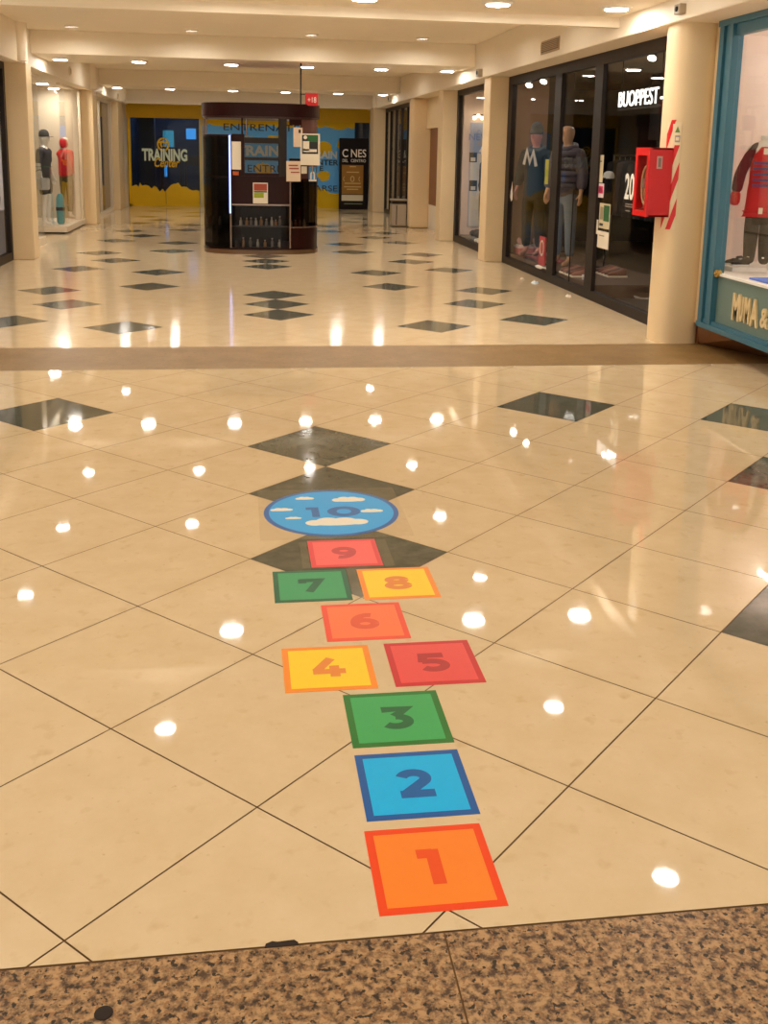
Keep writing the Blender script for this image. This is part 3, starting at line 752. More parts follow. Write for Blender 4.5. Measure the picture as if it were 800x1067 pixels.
kpost(-1.15, 1.92, 2.17, post, .012); kpost(PI/2+.1, .10, 2.17, post, .018)
for x_ in (.02, .09): kpost(k_t(x_), 1.9, 2.17, maroon if x_ < .05 else post, .014)
led = mat('led_strip', (200, 210, 255), .3, emit=(.25, .38, 1.0), estr=1.1)
kpost(tA, .66, 1.9, led, .014, .0, 'led_strip')
smoked = glass('smoked_showcase_glass', (.5, .46, .42), .012, .02, .3)
# left curved showcase
curved(tL, tA, .10, 1.9, .01, .008).build('showcase_pane', smoked, K)
curved(tL, tA, 1.22, 1.26, .02, .02).build('showcase_rail', post, K)
curved(tL, tA, 1.88, 1.91, .005, .03).build('showcase_rail', maroon, K)
curved(-PI*.72, tA-.02, .10, 1.9, .13, .02).build('showcase_back', mat('showcase_dark', (30, 20, 14), .6, spec=.2), K)
for z in (.45, .85, 1.55): curved(tL, tA-.03, z, z+.012, .02, .10).build('shelf', tinted, K)
# centre: counter panel, service window, lower showcase
curved(tA+.02, tB-.02, .81, 1.24, .012, .03).build('counter_panel', maroon, K)
curved(tA, tB, .79, .815, .0, .02).build('counter_rail', post, K)
curved(tA+.02, tB-.02, .10, .79, .015, .008).build('showcase_pane', kiosk_glass, K)
curved(tA, tB, .10, 1.2, .30, .02).build('showcase_back', MATS['showcase_dark'], K)
curved(tA, tB, .44, .452, .03, .26).build('shelf', mat('shelf_glass', (50, 42, 34), .3), K)
curved(tA, tB, 1.23, 1.26, .0, .42).build('counter_top', maroon, K)
wf = MB()
pa, pb = kp(k_t(.03), .03), kp(k_t(.66), .03); yw = min(pa.y, pb.y)+.01
t0, t1 = k_t(.05), k_t(.64)
curved(t0, t1, 1.26, 1.31, .02, .04).build('window_frame', maroon, K); curved(t0, t1, 1.78, 1.87, .02, .04).build('window_frame', black_frame, K)
curved(t0, t1, 1.51, 1.56, .02, .03).build('window_frame', black_frame, K)
curved(t0, t1, 1.31, 1.78, .04, .006).build('window_pane', tinted, K)
curved(k_t(.62), k_t(.74), 1.26, 2.17, .01, .05).build('pier', black_frame, K)
curved(k_t(-.15), k_t(.05), 1.26, 1.92, .012, .03).build('side_panel', maroon, K)
curved(k_t(-.145), k_t(.0), 1.36, 1.80, .004, .008).build('notice_panel', paper, K)
curved(k_t(-.13), k_t(-.04), 1.27, 1.33, .004, .008).build('button_plate', mat('orange_plate', (190, 84, 30), .5), K)
# right: upper frame, showcase and closed panel
curved(tB+.01, tR, .10, .44, .012, .03).build('closed_panel', maroon, K)
curved(tB, tR, .43, .45, .0, .02).build('showcase_rail', post, K)
curved(tB, tR, .45, 1.2, .012, .008).build('showcase_pane', smoked, K)
curved(tB+.02, tR, .45, 1.2, .15, .02).build('showcase_back', MATS['showcase_dark'], K)
curved(tB, tR, .83, .842, .02, .12).build('shelf', tinted, K)
curved(tB, tR, 1.2, 1.23, .0, .28).build('counter_top', maroon, K)
curved(k_t(1.0), tR, 1.23, 2.17, .03, .02).build('upper_panel', mat('brown_panel', (84, 44, 30), .4), K)
curved(tB, k_t(1.0), 1.23, 1.55, .03, .02).build('upper_panel', maroon, K)
curved(tB, k_t(1.0), 2.08, 2.17, .03, .02).build('upper_panel', maroon, K)
# back of the booth
curved(PI*.72, PI*1.28, .10, 1.15, .01, .03).build('back_panel', maroon, K)

def notice(name, lb, x0_, x1_, z0, z1, m_, cat='notice', off=-.004, extra=None, yaw_t=None):
    """sheet of paper taped on the kiosk front (bent with it)"""
    t = thing(name, lb, cat, (kp(k_t((x0_+x1_)/2), off).x, kp(k_t((x0_+x1_)/2), off).y, z0))
    curved(k_t(x0_), k_t(x1_), z0, z1, off, .003, 8).build('sheet', m_, t)
    for pn, a, b, c, d, mm in (extra or []):
        X0 = x0_+(x1_-x0_)*a; X1 = x0_+(x1_-x0_)*b
        curved(k_t(X0), k_t(X1), z0+(z1-z0)*c, z0+(z1-z0)*d, off-.003, .002, 6).build(pn, mm, t)
    return t
pxk = lambda u, v: aty(u, v, 14.62)
def span(u0, u1, v0, v1):
    a = pxk(u0, v1); b = pxk(u1, v0); return a.x, b.x, a.z, b.z
lime = mat('lime_print', (150, 160, 24), .5); redp = mat('red_print', (160, 66, 44), .6); greenp = mat('green_print', (26, 92, 40), .5)
bluep = mat('blue_print', (60, 130, 180), .5); blackp = mat('black_print', (30, 30, 30), .5); pinkp = mat('pinkish_paper', (226, 200, 172), .7)
s0 = span(263.5, 279, 190.5, 212)
notice('flyer', 'small flyer with red and lime print on the maroon kiosk counter', *s0, paper, 'flyer', .006, [('red_block', .06, .94, .62, .95, redp), ('lime_block', .06, .72, .28, .52, lime), ('green_line', .06, .94, .54, .6, greenp)])
s0 = span(298, 313, 168, 189)
notice('flyer', 'cream flyer with reddish print taped under the kiosk hatch', *s0, pinkp, 'flyer', -.01, [('red_print', .15, .8, .75, .82, redp), ('red_print', .2, .85, .6, .67, redp), ('red_print', .3, .9, .42, .48, redp)])
s0 = span(305.5, 315, 133, 153)
notice('flyer', 'pale flyer with one letter taped high on the kiosk beside the green notice', *s0, pinkp, 'flyer', -.008, [('dark_print', .55, .8, .72, .9, blackp)])
s0 = span(313, 333.5, 139.5, 172)
# green notice stands on the right side, flat board facing the hall
a, b_, z0, z1 = s0; yN = 14.66
t = thing('notice_board', 'white framed notice with green and black print on the right of the kiosk', 'notice', ((a+b_)/2, yN, z0))
MB().box(a, b_, yN-.012, yN, z0, z1).build('board', paper, t)
Wn, Hn = b_-a, z1-z0
MB().box(a+.08*Wn, b_-.10*Wn, yN-.015, yN-.012, z0+.36*Hn, z1-.04*Hn).build('dark_print', blackp, t)
MB().box(a+.36*Wn, b_-.12*Wn, yN-.017, yN-.015, z0+.74*Hn, z1-.06*Hn).build('green_print', greenp, t)
MB().box(a+.13*Wn, a+.45*Wn, yN-.019, yN-.015, z0+.46*Hn, z0+.76*Hn).build('white_print', paper, t)
MB().box(a+.13*Wn, a+.84*Wn, yN-.019, yN-.015, z0+.42*Hn, z0+.51*Hn).build('white_print', paper, t)
MB().tube([(a+.25*Wn, yN-.017, z0+.88*Hn), (a+.25*Wn, yN-.014, z0+.88*Hn)], .03, 12).build('round_mark', paper, t)
for dx in (.2, .8): MB().tube([(a+dx*Wn, yN, z0+.5*Hn), (a+dx*Wn, kp(k_t(min(1.27, a+dx*Wn)), .03).y, z0+.5*Hn)], .008, 6).build('bracket', post, t)
s0 = span(322, 330, 174, 189)
a, b_, z0, z1 = s0
t = thing('sticker', 'blue sticker with a white arch below the green notice on the kiosk', 'sticker', ((a+b_)/2, 14.70, z0))
MB().box(a, b_, 14.70, 14.71, z0, z1).build('backing', bluep, t)
L, R_ = stroke([(a+.035, z0+.03)]+[(a+.035+(b_-a-.07)*(.5-.5*math.cos(PI*i/8)), z0+.11+.04*math.sin(PI*i/8)) for i in range(9)]+[(b_-.035, z0+.03)], .018); n = len(L)
mb = MB(); mb.add([(p.x, 14.697, p.y) for p in L]+[(p.x, 14.697, p.y) for p in R_], [(i, i+1, n+i+1, n+i) for i in range(n-1)]); mb.box(a, b_, 14.697, 14.70, z0, z0+.025); mb.build('arch', paper, t)
MB().box(a+.05, a+.065, 14.672, 14.70, z0+.1, z1+.03).build('hanger', post, t)
s0 = span(314, 320, 173.5, 181); a, b_, z0, z1 = s0
notice('sticker', 'tiny white card left of the blue sticker on the kiosk', a, b_, z0, z1, paper, 'card', -.004)
# +18 sign on a thin rod
p = aty(318, 110, 14.72); q = aty(331.5, 97, 14.72)
t = thing('hanging_sign', 'small red plus eighteen sign hanging over the right of the kiosk', 'sign', ((p.x+q.x)/2, 14.72, p.z))
MB().box(p.x, q.x, 14.72, 14.78, p.z-.0, q.z).build('sign_box', mat('sign_red', (196, 20, 22), .4), t, .006)
mb = MB(); text(mb, '+18', (p.x+.04, 14.718, p.z+.05), (1, 0, 0), (0, 0, 1), .135, .085, .003, .0); mb.build('lettering', wl, t)
rx_ = aty(313.3, 90, 14.75).x
MB().tube([(rx_, 14.75, 2.415), (rx_, 14.75, Z_BEAM)], .012, 8).build('rod', black_frame, t)
MB().box(rx_, p.x+.02, 14.745, 14.755, q.z-.03, q.z-.015).build('bracket', black_frame, t)
# goods inside the kiosk
goods_m = [mat('silver_good', (170, 164, 150), .3, .5), mat('amber_good', (150, 110, 60), .4), mat('grey_good', (110, 104, 96), .4)]
random.seed(11)
def bottle(x_, y_, z, hh, m_, lb, gp):
    t = thing('bottle', lb, 'bottle', (x_, y_, z), gp)
    MB().lathe([(.022, 0), (.024, .01), (.024, hh*.6), (.01, hh*.78), (.01, hh*.86)], (x_, y_, z), 12).build('body', m_, t)
    MB().lathe([(.013, hh*.86), (.013, hh)], (x_, y_, z), 10).build('cap', steel, t)
for k in range(9):
    x_ = -.08+k*.1; p = kp(k_t(x_), .16+random.uniform(-.04, .06)); bottle(p.x, p.y, .452, random.uniform(.10, .16), goods_m[k % 3], 'small bottle on the glass shelf of the lower centre kiosk showcase', 'bottles in the centre kiosk showcase')
for k in range(6):
    x_ = -.05+k*.15; p = kp(k_t(x_), .2); bottle(p.x, p.y, .10, random.uniform(.12, .18), goods_m[(k+1) % 3], 'bottle standing on the bottom of the centre kiosk showcase', 'bottles at the bottom of the kiosk')
for k in range(4):
    x_ = .86+k*.08; p = kp(k_t(x_), .085); bottle(p.x, p.y, .45, random.uniform(.10, .14), goods_m[k % 3], 'small bottle at the bottom of the right kiosk showcase', 'bottles in the right kiosk showcase')
for k in range(4):
    p = kp(-1.5+k*.25, .075); bottle(p.x, p.y, .462, random.uniform(.10, .16), goods_m[k % 3], 'small bottle on the low shelf of the left kiosk showcase', 'bottles in the left kiosk showcase')
MB_ = MB

# ------------------------------------------------------------------ FIRE HOSE CABINET + SAFETY PLATE on the near pillar
px0 = P1C[0]-P1C[2]
red = mat('fire_red', (214, 14, 12), .3, var=.03)
z0, z1 = 1.16, 1.775; xb0, xb1, yb0, yb1 = 3.60, 3.82, 6.55, 6.88
t = thing('fire_hose_cabinet', 'red fire hose cabinet with a glass front mounted on the near right pillar', 'fire cabinet', (xb0+.1, 6.72, z0))
MB().box(xb0+.02, xb1, yb0, yb0+.02, z0, z1).box(xb0+.02, xb1, yb1-.02, yb1, z0, z1).box(xb1-.02, xb1, yb0+.02, yb1-.02, z0, z1).box(xb0+.02, xb1, yb0, yb1, z1-.02, z1).box(xb0+.02, xb1, yb0, yb1, z0, z0+.02).build('housing', red, t, .004)
fr = MB(); fr.box(xb0, xb0+.02, yb0, yb1, z1-.07, z1).box(xb0, xb0+.02, yb0, yb1, z0, z0+.05).box(xb0, xb0+.02, yb0, yb0+.05, z0+.05, z1-.07).box(xb0, xb0+.02, yb1-.05, yb1, z0+.05, z1-.07)
d_ = fr.build('door', red, t)
MB().box(xb0+.006, xb0+.012, yb0+.05, yb1-.05, z0+.05, z1-.07).build('glass_pane', clear, d_)
MB().box(xb0-.012, xb0, yb0+.07, yb0+.09, 1.42, 1.5).build('latch', steel, d_)
hose = MB(); c = Vector((3.70, 6.72, 1.44))
for k in range(5):
    hose.tube([c+Vector((-.05+.025*k, .09*math.cos(2*PI*i/16), .17*math.sin(2*PI*i/16))) for i in range(17)], .012, 6)
hose.build('hose', mat('hose_canvas', (196, 150, 104), .8), t)
MB().box(3.672, 3.722, yb0-.003, yb0, 1.59, 1.70).build('label', mat('label_paper', (208, 170, 160), .6), t)
MB().box(3.684, 3.710, yb0-.005, yb0-.003, 1.605, 1.685).build('label_print', mat('label_grey', (150, 120, 112), .6), t)
# connection to the pillar
# striped safety plate wrapped on the pillar face
def pill(th_, off): 
    c, s_ = math.cos(th_), math.sin(th_); n = 3.2
    return Vector((P1C[0]+(P1C[2]+off)*math.copysign(abs(c)**(2/n), c), P1C[1]+(P1C[3]+off)*math.copysign(abs(s_)**(2/n), s_), 0))
th0, th1 = PI*1.0, PI*1.36
def wrap(a0, a1, za, zb, off, th=.003, n=12, slope=0.):
    """strip on the pillar between angle fractions a0..a1 (0..1); slope tilts it like a diagonal stripe"""
    mb = MB(); rg = []
    for i in range(n+1):
        f = a0+(a1-a0)*i/n; an = th0+(th1-th0)*f; p = pill(an, off); q = pill(an, off+th); dz = slope*(f-.5)
        lo = max(1.05, min(2.02, za+dz)); hi = max(1.05, min(2.02, zb+dz))
        rg.append([Vector((p.x, p.y, lo)), Vector((q.x, q.y, lo)), Vector((q.x, q.y, hi)), Vector((p.x, p.y, hi))])
    return mb.rings(rg, True, False)
t = thing('safety_plate', 'white safety plate with red diagonal stripes on the pillar behind the fire cabinet', 'safety sign', tuple(pill(th0, 0)+Vector((0, 0, 1.05))))
wrap(.1, .93, 1.05, 2.0, .001).build('plate', mat('plate_white', (234, 214, 176), .5), t)
for zc in (1.02, 1.34, 1.66, 2.04): wrap(.1, .93, zc-.075, zc+.075, .004, .002, 14, .55).build('stripe', red, t)
an = th0+(th1-th0)*.62
wrap(.45, .93, 1.80, 1.985, .006, .002).build('pictogram_field', MATS['plate_white'], t)
tri = MB(); 
pts = [(.60, 1.91), (.86, 1.91), (.73, 1.965)]
P = [pill(th0+(th1-th0)*f, .010)+Vector((0, 0, z)) for f, z in pts]; tri.add(P, [(0, 1, 2)])
tri.build('green_triangle', mat('sign_green', (96, 130, 60), .5), t)
wrap(.62, .88, 1.825, 1.885, .0085, .001, 4).build('grey_pictogram', mat('sign_grey', (160, 150, 150), .5), t)
wrap(.66, .84, 1.84, 1.87, .0097, .001, 4).build('pictogram_centre', MATS['plate_white'], t)

# ------------------------------------------------------------------ TEAL SHOPFRONT (near right)
teal = mat('teal_paint', (56, 108, 128), .4, var=.05)
teal_d = mat('grey_teal_panel', (104, 126, 118), .5, var=.04)
XT = 4.08; yT1 = 6.38; yT0 = 2.2
fr = MB(); 
for k in range(3):
    fr.box(XT+.045*(k % 2)*.5, XT+.1, yT1-.02-.085*(k+1)+.008, yT1-.02-.085*k, .22, Z_SOF)
fr.box(XT+.03, XT+.1, yT0, yT1-.02, Z_SOF-.14, Z_SOF); fr.box(XT-.005, XT+.1, yT0, yT1, Z_SOF-.05, Z_SOF)
base = MB(); base.box(XT-.01, XT+.09, yT0, yT1-.02, .20, .245); base.box(XT+.015, XT+.09, yT0, yT1-.02, .245, .275)
r = window('window_9', [('window_frame', fr, teal), ('base_moulding', base, teal), ('stall_riser', MB().box(XT+.05, XT+.1, yT0, yT1-.27, .27, .69), teal_d), ('pane', MB().box(XT+.055, XT+.065, yT0, yT1-.27, .70, Z_SOF-.14), clear), ('sill', MB().box(XT+.03, XT+.1, yT0, yT1-.27, .685, .705), white_m), ('display_floor', MB().box(XT+.1, 5.5, yT0, 7.08, .60, .705), white_m)])
struct(bx('pillar', pillar_m, None, 4.13, 4.22, yT1-.02, 7.2, .2, Z_SOF))
struct(bx('plinth', mat('red_brown_marble', (124, 76, 44), .3, var=.2, scale=5), None, 4.17, 4.5, 6.50, 7.1, 0, .20))
# slanting marble plinth below
plinth = MB().prism([(4.22, 6.48), (4.19, 6.52), (4.15, 6.52), (4.10, 6.36), (4.15, 2.2), (5.2, 2.2), (5.2, 5.0), (4.54, 5.8)][::1], 0, .0)
mb = MB(); bot = [(4.19, 6.52), (4.54, 5.80), (5.6, 3.2)]; topx = XT+.0
mb.add([(4.19, 6.52, 0), (4.54, 5.80, 0), (5.9, 2.4, 0), (4.09, 6.36, .21), (4.09, 5.6, .21), (4.09, 2.3, .21)], [(0, 1, 4, 3), (1, 2, 5, 4)])
mb.add([(4.19, 6.52, 0), (5.9, 6.52, 0), (5.9, 2.4, 0), (4.09, 6.36, .21), (5.9, 6.5, .21), (5.9, 2.3, .21), (4.09, 2.3, .21)], [(0, 3, 4, 1), (3, 6, 5, 4)])
struct(mb.build('plinth', mat('red_brown_marble', (124, 76, 44), .3, var=.2, scale=5)))
sw = mat('warm_white_wall', (232, 216, 206), .7)
struct(bx('shop_wall', sw, None, 4.1, 5.6, 7.09, 7.16, 0, Z_SOF))
struct(bx('shop_wall', sw, None, 5.5, 5.6, yT0, 7.09, .3, Z_SOF))
struct(bx('shop_ceiling', sw, None, XT+.1, 5.6, yT0, 7.09, Z_SOF-.02, Z_SOF))
# letters on the riser
t = thing('shop_sign', 'raised cream letters on the teal panel under the near shop window', 'sign', (XT+.05, 5.4, .4))
lm = mat('cream_letter', (224, 200, 150), .5)
xp = XT+.048
def lp(u, v): return atx(u, v, xp)
for s_, u0, u1, vb, vt in (('M', 763.5, 773, 333, 307), ('U', 771, 777, 334.5, 309.5), ('M', 776, 783.5, 336.5, 311), ('A', 782, 792.5, 339.5, 313), ('&', 793, 803, 341, 323)):
    a = lp(u0, vb); b = lp(u1, vt)
    mb = MB(); text(mb, s_, (xp, a.y, a.z), (0, -1, 0), (0, 0, 1), a.y-b.y, b.z-a.z+.0, .018, .03)
    mb.build('letter', lm, t)
p = atx(747, 285, XT+.02)
kn = thing('sill_ornament', 'small round brass ornament at the corner of the teal window sill', 'ornament', (XT+.03, p.y, p.z))
MB().tube([(XT+.05, p.y, p.z), (XT+.01, p.y, p.z)], [.03, .034], 14).build('disc', brass, kn)
MB().ball((XT+.005, p.y, p.z), .014).build('boss', brass, kn)
# ceiling light tube in that shop
a = atx(792, 79, 5.3); tl = thing('tube_light', 'slim white tube light at the top of the near right shop window', 'light', (5.3, 5.3, a.z))
MB().box(5.36, 5.5, a.y-1.3, a.y+.05, a.z+.0, a.z+.05).build('housing', white_m, tl)
MB().tube([(5.34, a.y-1.25, a.z+.02), (5.34, a.y, a.z+.02)], .018, 8).build('tube', mat('tube_glow', (255, 250, 240), .3, emit=(1, .93, .85), estr=30), tl)
fill_tube = dup(tl, (5.25, 3.2, 2.78), None, 'added tube light brightening the near right shop, outside the picture')  # added fill, lightens the teal shop interior from out of view

# ------------------------------------------------------------------ MANNEQUINS
def skin(name, pts, edges, m_, parent, sub=2, root=0, loc=None):
    """pts: list of (co, (rx, ry)); grown into one continuous surface"""
    me = bpy.data.meshes.new(name); me.from_pydata([p[0] for p in pts], edges, [])
    ob = bpy.data.objects.new('tmp', me); COL.objects.link(ob)
    sm = ob.modifiers.new('s', 'SKIN'); sm.use_smooth_shade = True; sm.branch_smoothing = .4
    for i, p in enumerate(pts):
        sv = me.skin_vertices[0].data[i]; r_ = p[1] if isinstance(p[1], tuple) else (p[1], p[1]); sv.radius = r_; sv.use_root = (i == root)
    sd = ob.modifiers.new('d', 'SUBSURF'); sd.levels = sub; sd.render_levels = sub
    dg = bpy.context.evaluated_depsgraph_get(); dg.update()
    m2_ = bpy.data.meshes.new_from_object(ob.evaluated_get(dg)); m2_.name = name
    bpy.data.objects.remove(ob); bpy.data.meshes.remove(me)
    m2_.materials.clear(); m2_.materials.append(m_)
    for p in m2_.polygons: p.use_smooth = True
    o = bpy.data.objects.new(name, m2_); COL.objects.link(o); o.parent = parent
    return o
def hand_edges(P, E, wrist, s_, h):
    """five short finger chains rooted in the palm"""
    w_ = Vector(P[wrist][0]); palm = w_+Vector((s_*.004, -.012, -.055))*h; ip = len(P); P.append((tuple(palm), (.022*h, .036*h))); E.append((wrist, ip))
    for k, (dy, ln) in enumerate(((-.030, .062), (-.011, .075), (.010, .070), (.028, .054))):
        a = palm+Vector((0, dy, -.03))*h; b = a+Vector((-s_*.006, 0, -ln*.55))*h; c = b+Vector((-s_*.016, 0, -ln*.42))*h
        i = len(P); P += [(tuple(a), .0095*h), (tuple(b), .0085*h), (tuple(c), .0068*h)]; E += [(ip, i), (i, i+1), (i+1, i+2)]
    a = palm+Vector((-s_*.012, -.036, .012))*h; b = a+Vector((-s_*.012, -.022, -.03))*h; i = len(P); P += [(tuple(a), .011*h), (tuple(b), .008*h)]; E += [(ip, i), (i, i+1)]
def mannequin(label, loc, rotz, H, body_m, clothes, head='plain', elbow=.04, group=None, hands=True, legs=True):
    """faces local -Y. clothes: dict part -> (material)"""
    t = thing('mannequin', label, 'mannequin', loc, group); t.rotation_euler = (0, 0, rotz)
    h = H/1.8
    J = lambda x_, y_, z: (x_*h, y_*h, z*h)
    P = [(J(0, 0, .95), (.15*h, .105*h)), (J(0, .01, 1.12), (.125*h, .09*h)), (J(0, .0, 1.32), (.155*h, .105*h)), (J(0, .01, 1.45), (.12*h, .08*h)), (J(0, .005, 1.54), (.046*h, .046*h)), (J(0, -.012, 1.605), (.072*h, .086*h)), (J(0, -.015, 1.69), (.092*h, .112*h)), (J(0, -.005, 1.775), (.07*h, .088*h))]
    E = [(0, 1), (1, 2), (2, 3), (3, 4), (4, 5), (5, 6), (6, 7)]
    hands_at = []
    for s_ in (-1, 1):
        i = len(P)
        P += [(J(s_*.17, .01, 1.43), (.058*h, .058*h)), (J(s_*.235, .02, 1.16), .042*h), (J(s_*(.235+elbow), -.04, .93), .028*h)]
        E += [(3, i), (i, i+1), (i+1, i+2)]; hands_at.append((i+2, s_))
        i = len(P)
        P += [(J(s_*.09, 0, .86), (.088*h, .09*h)), (J(s_*.10, -.01, .50), .056*h), (J(s_*.105, .02, .30), .054*h), (J(s_*.105, .02, .08), .036*h), (J(s_*.11, -.06, .03), (.036*h, .024*h)), (J(s_*.115, -.15, .02), (.034*h, .018*h))]
        E += [(0, i), (i, i+1), (i+1, i+2), (i+2, i+3), (i+3, i+4), (i+4, i+5)]
    if hands:
        for i, s_ in hands_at: hand_edges(P, E, i, s_, h)
    skin('body', P, E, body_m, t)
    # face: nose, brow, mouth, ears in one small mesh
    f = MB(); o = Vector(loc)
    f.tube([o+Vector(J(0, -.105, 1.70)), o+Vector(J(0, -.128, 1.655)), o+Vector(J(0, -.10, 1.645))], [.008*h, .014*h, .008*h], 8)
    for s_ in (-1, 1):
        f.ball(o+Vector(J(s_*.03, -.098, 1.69)), (.013*h, .008*h, .008*h), 8, 6); f.ball(o+Vector(J(s_*.076, .0, 1.665)), (.009*h, .018*h, .03*h), 8, 6)
    f.tube([o+Vector(J(-.022, -.093, 1.615)), o+Vector(J(0, -.10, 1.613)), o+Vector(J(.022, -.093, 1.615))], .006*h, 6)
    t.rotation_euler = (0, 0, 0); f.build('face', body_m, t)
    if 'top' in clothes:
        m_, sleeve, hem, fat = clothes['top']
        P2 = [(J(0, .0, hem), ((.165+fat)*h, (.118+fat)*h)), (J(0, .01, 1.14), ((.145+fat)*h, (.11+fat)*h)), (J(0, 0, 1.32), ((.17+fat)*h, (.122+fat)*h)), (J(0, .01, 1.46), ((.125+fat*.6)*h, (.088+fat*.6)*h)), (J(0, .008, 1.53), (.066*h, .066*h))]
        E2 = [(0, 1), (1, 2), (2, 3), (3, 4)]
        for s_ in (-1, 1):
            i = len(P2); P2 += [(J(s_*.175, .01, 1.43), (.07+fat)*h), (J(s_*.237, .02, 1.17), (.054+fat)*h)]; E2 += [(3, i), (i, i+1)]
            if sleeve == 'long': P2.append((J(s_*(.235+elbow), -.035, .97), (.042+fat*.8)*h)); E2.append((i+1, i+2))
        skin('top', P2, E2, m_, t, 2, 1)
        if clothes.get('quilt'):
            q = MB()
            for z in (1.02, 1.10, 1.18, 1.26, 1.34, 1.42):
                q.rings([[o+Vector(J((.178+fat+.012*math.cos(a_))*math.cos(b_), (.128+fat+.012*math.cos(a_))*math.sin(b_), z+.036*math.sin(a_))) for a_ in [2*PI*k/8 for k in range(8)]] for b_ in [2*PI*k/28 for k in range(29)]], False)
            q.build('quilting', m_, t)
    if clothes.get('print'):
        L, R_ = stroke([(-.10, -.06), (-.055, .14), (0, -.03), (.05, .12), (.10, -.08)], .045); n = len(L); q = MB()
        yb = -.118-fat-.006
        vs = [o+Vector(J(p.x, yb-.012*(1-abs(p.x)/.12), 1.34+p.y)) for p in L+R_]; vs2 = [v+Vector((0, .006, 0)) for v in vs]
        q.add(vs+vs2, [(i, i+1, n+i+1, n+i) for i in range(n-1)]+[(2*n+n+i, 2*n+n+i+1, 2*n+i+1, 2*n+i) for i in range(n-1)]); q.build('chest_print', clothes['print'], t)
    if 'legs' in clothes:
        m_, zend, fat = clothes['legs']
        P3 = [(J(0, 0, 1.06), ((.15)*h, (.108)*h)), (J(0, 0, .93), ((.165)*h, (.12)*h))]; E3 = [(0, 1)]
        for s_ in (-1, 1):
            i = len(P3); P3 += [(J(s_*.095, 0, .84), (.098+fat)*h), (J(s_*.105, -.005, max(.5, zend)), (.07+fat)*h)]; E3 += [(1, i), (i, i+1)]
            if zend < .4: P3.append((J(s_*.108, .015, zend), (.055+fat)*h)); E3.append((i+1, i+2))
        skin('trousers', P3, E3, m_, t, 2, 1)
    if 'hood' in clothes:
        skin('hood', [(J(0, .03, 1.52), (.085*h, .09*h)), (J(0, .02, 1.66), (.1*h, .125*h)), (J(0, .02, 1.76), (.075*h, .095*h))], [(0, 1), (1, 2)], clothes['hood'], t)
    if 'collar' in clothes:
        q = MB(); q.rings([[o+Vector(J((.088+.034*math.cos(a_))*math.cos(b_)*1.15, .01+(.088+.034*math.cos(a_))*math.sin(b_), 1.50+.03*math.sin(b_)+.042*math.sin(a_))) for a_ in [2*PI*k/8 for k in range(8)]] for b_ in [2*PI*k/24 for k in range(25)]], False)
        q.build('collar', clothes['collar'], t)
    if 'beanie' in clothes:
        m_ = clothes['beanie']; b_ = MB(); rg = []
        for r_, z in ((.094, 1.70), (.10, 1.705), (.10, 1.745), (.094, 1.75), (.095, 1.79), (.08, 1.835), (.045, 1.865), (.015, 1.875)):
            rg.append([o+Vector(J(r_*.88*math.cos(2*PI*k/20), -.005+r_*1.06*math.sin(2*PI*k/20), z)) for k in range(20)])
        b_.rings(rg); b_.build('beanie', m_, t)
    if 'cap' in clothes:
        m_ = clothes['cap']; b_ = MB(); rg = []
        for r_, z in ((.09, 1.70), (.096, 1.71), (.094, 1.76), (.078, 1.81), (.045, 1.84), (.012, 1.848)):
            rg.append([o+Vector(J(r_*.88*math.cos(2*PI*k/20), -.008+r_*1.06*math.sin(2*PI*k/20), z)) for k in range(20)])
        b_.rings(rg)
        br = [(-.078, -.05), (.078, -.05), (.082, -.10), (.066, -.16), (.03, -.19), (-.03, -.19), (-.066, -.16), (-.082, -.10)]
        vs = [o+Vector(J(a_, c_, 1.712-.10*max(0, -c_-.05))) for a_, c_ in br]; vs2 = [v+Vector((0, 0, .008*h)) for v in vs]; n = len(br)
        b_.add(vs+vs2, [list(range(n)), list(range(n, 2*n))[::-1]]+[(i, i+n, (i+1) % n+n, (i+1) % n) for i in range(n)])
        b_.build('cap', m_, t)
    t.rotation_euler = (0, 0, rotz)
    return t
white_man = mat('white_mannequin', (232, 226, 214), .35)
skin_man = mat('tan_mannequin', (222, 178, 140), .45)
pinkish = mat('pinkish_mannequin', (206, 150, 138), .5)
navyc = mat('navy_cloth', (34, 36, 50), .8); blackc = mat('black_cloth', (26, 26, 28), .8); redc = mat('red_cloth', (206, 28, 30), .6)
greyc = mat('grey_cloth', (98, 102, 104), .85, bump=.4, scale=40); olive = mat('olive_cloth', (104, 88, 34), .8); jeans = mat('pale_denim', (120, 136, 150), .8)
charc = mat('charcoal_cloth', (42, 46, 50), .8); puffer = mat('grey_puffer', (92, 84, 92), .5)
# left window
mannequin('white mannequin in a black cap and navy shirt in the left window', (aty(47, 180, 18.98).x, 18.98, .14), PI/2-.25, 1.80, white_man, {'top': (navyc, 'short', .93, .012), 'legs': (blackc, .56, .012), 'cap': blackc})
mannequin('mannequin in a red hooded jacket at the far end of the left window', (-3.72, atx(68.5, 180, -3.72).y, .14), PI*.8, 1.74, white_man, {'top': (redc, 'long', .90, .03), 'legs': (olive, .12, .004), 'hood': redc})
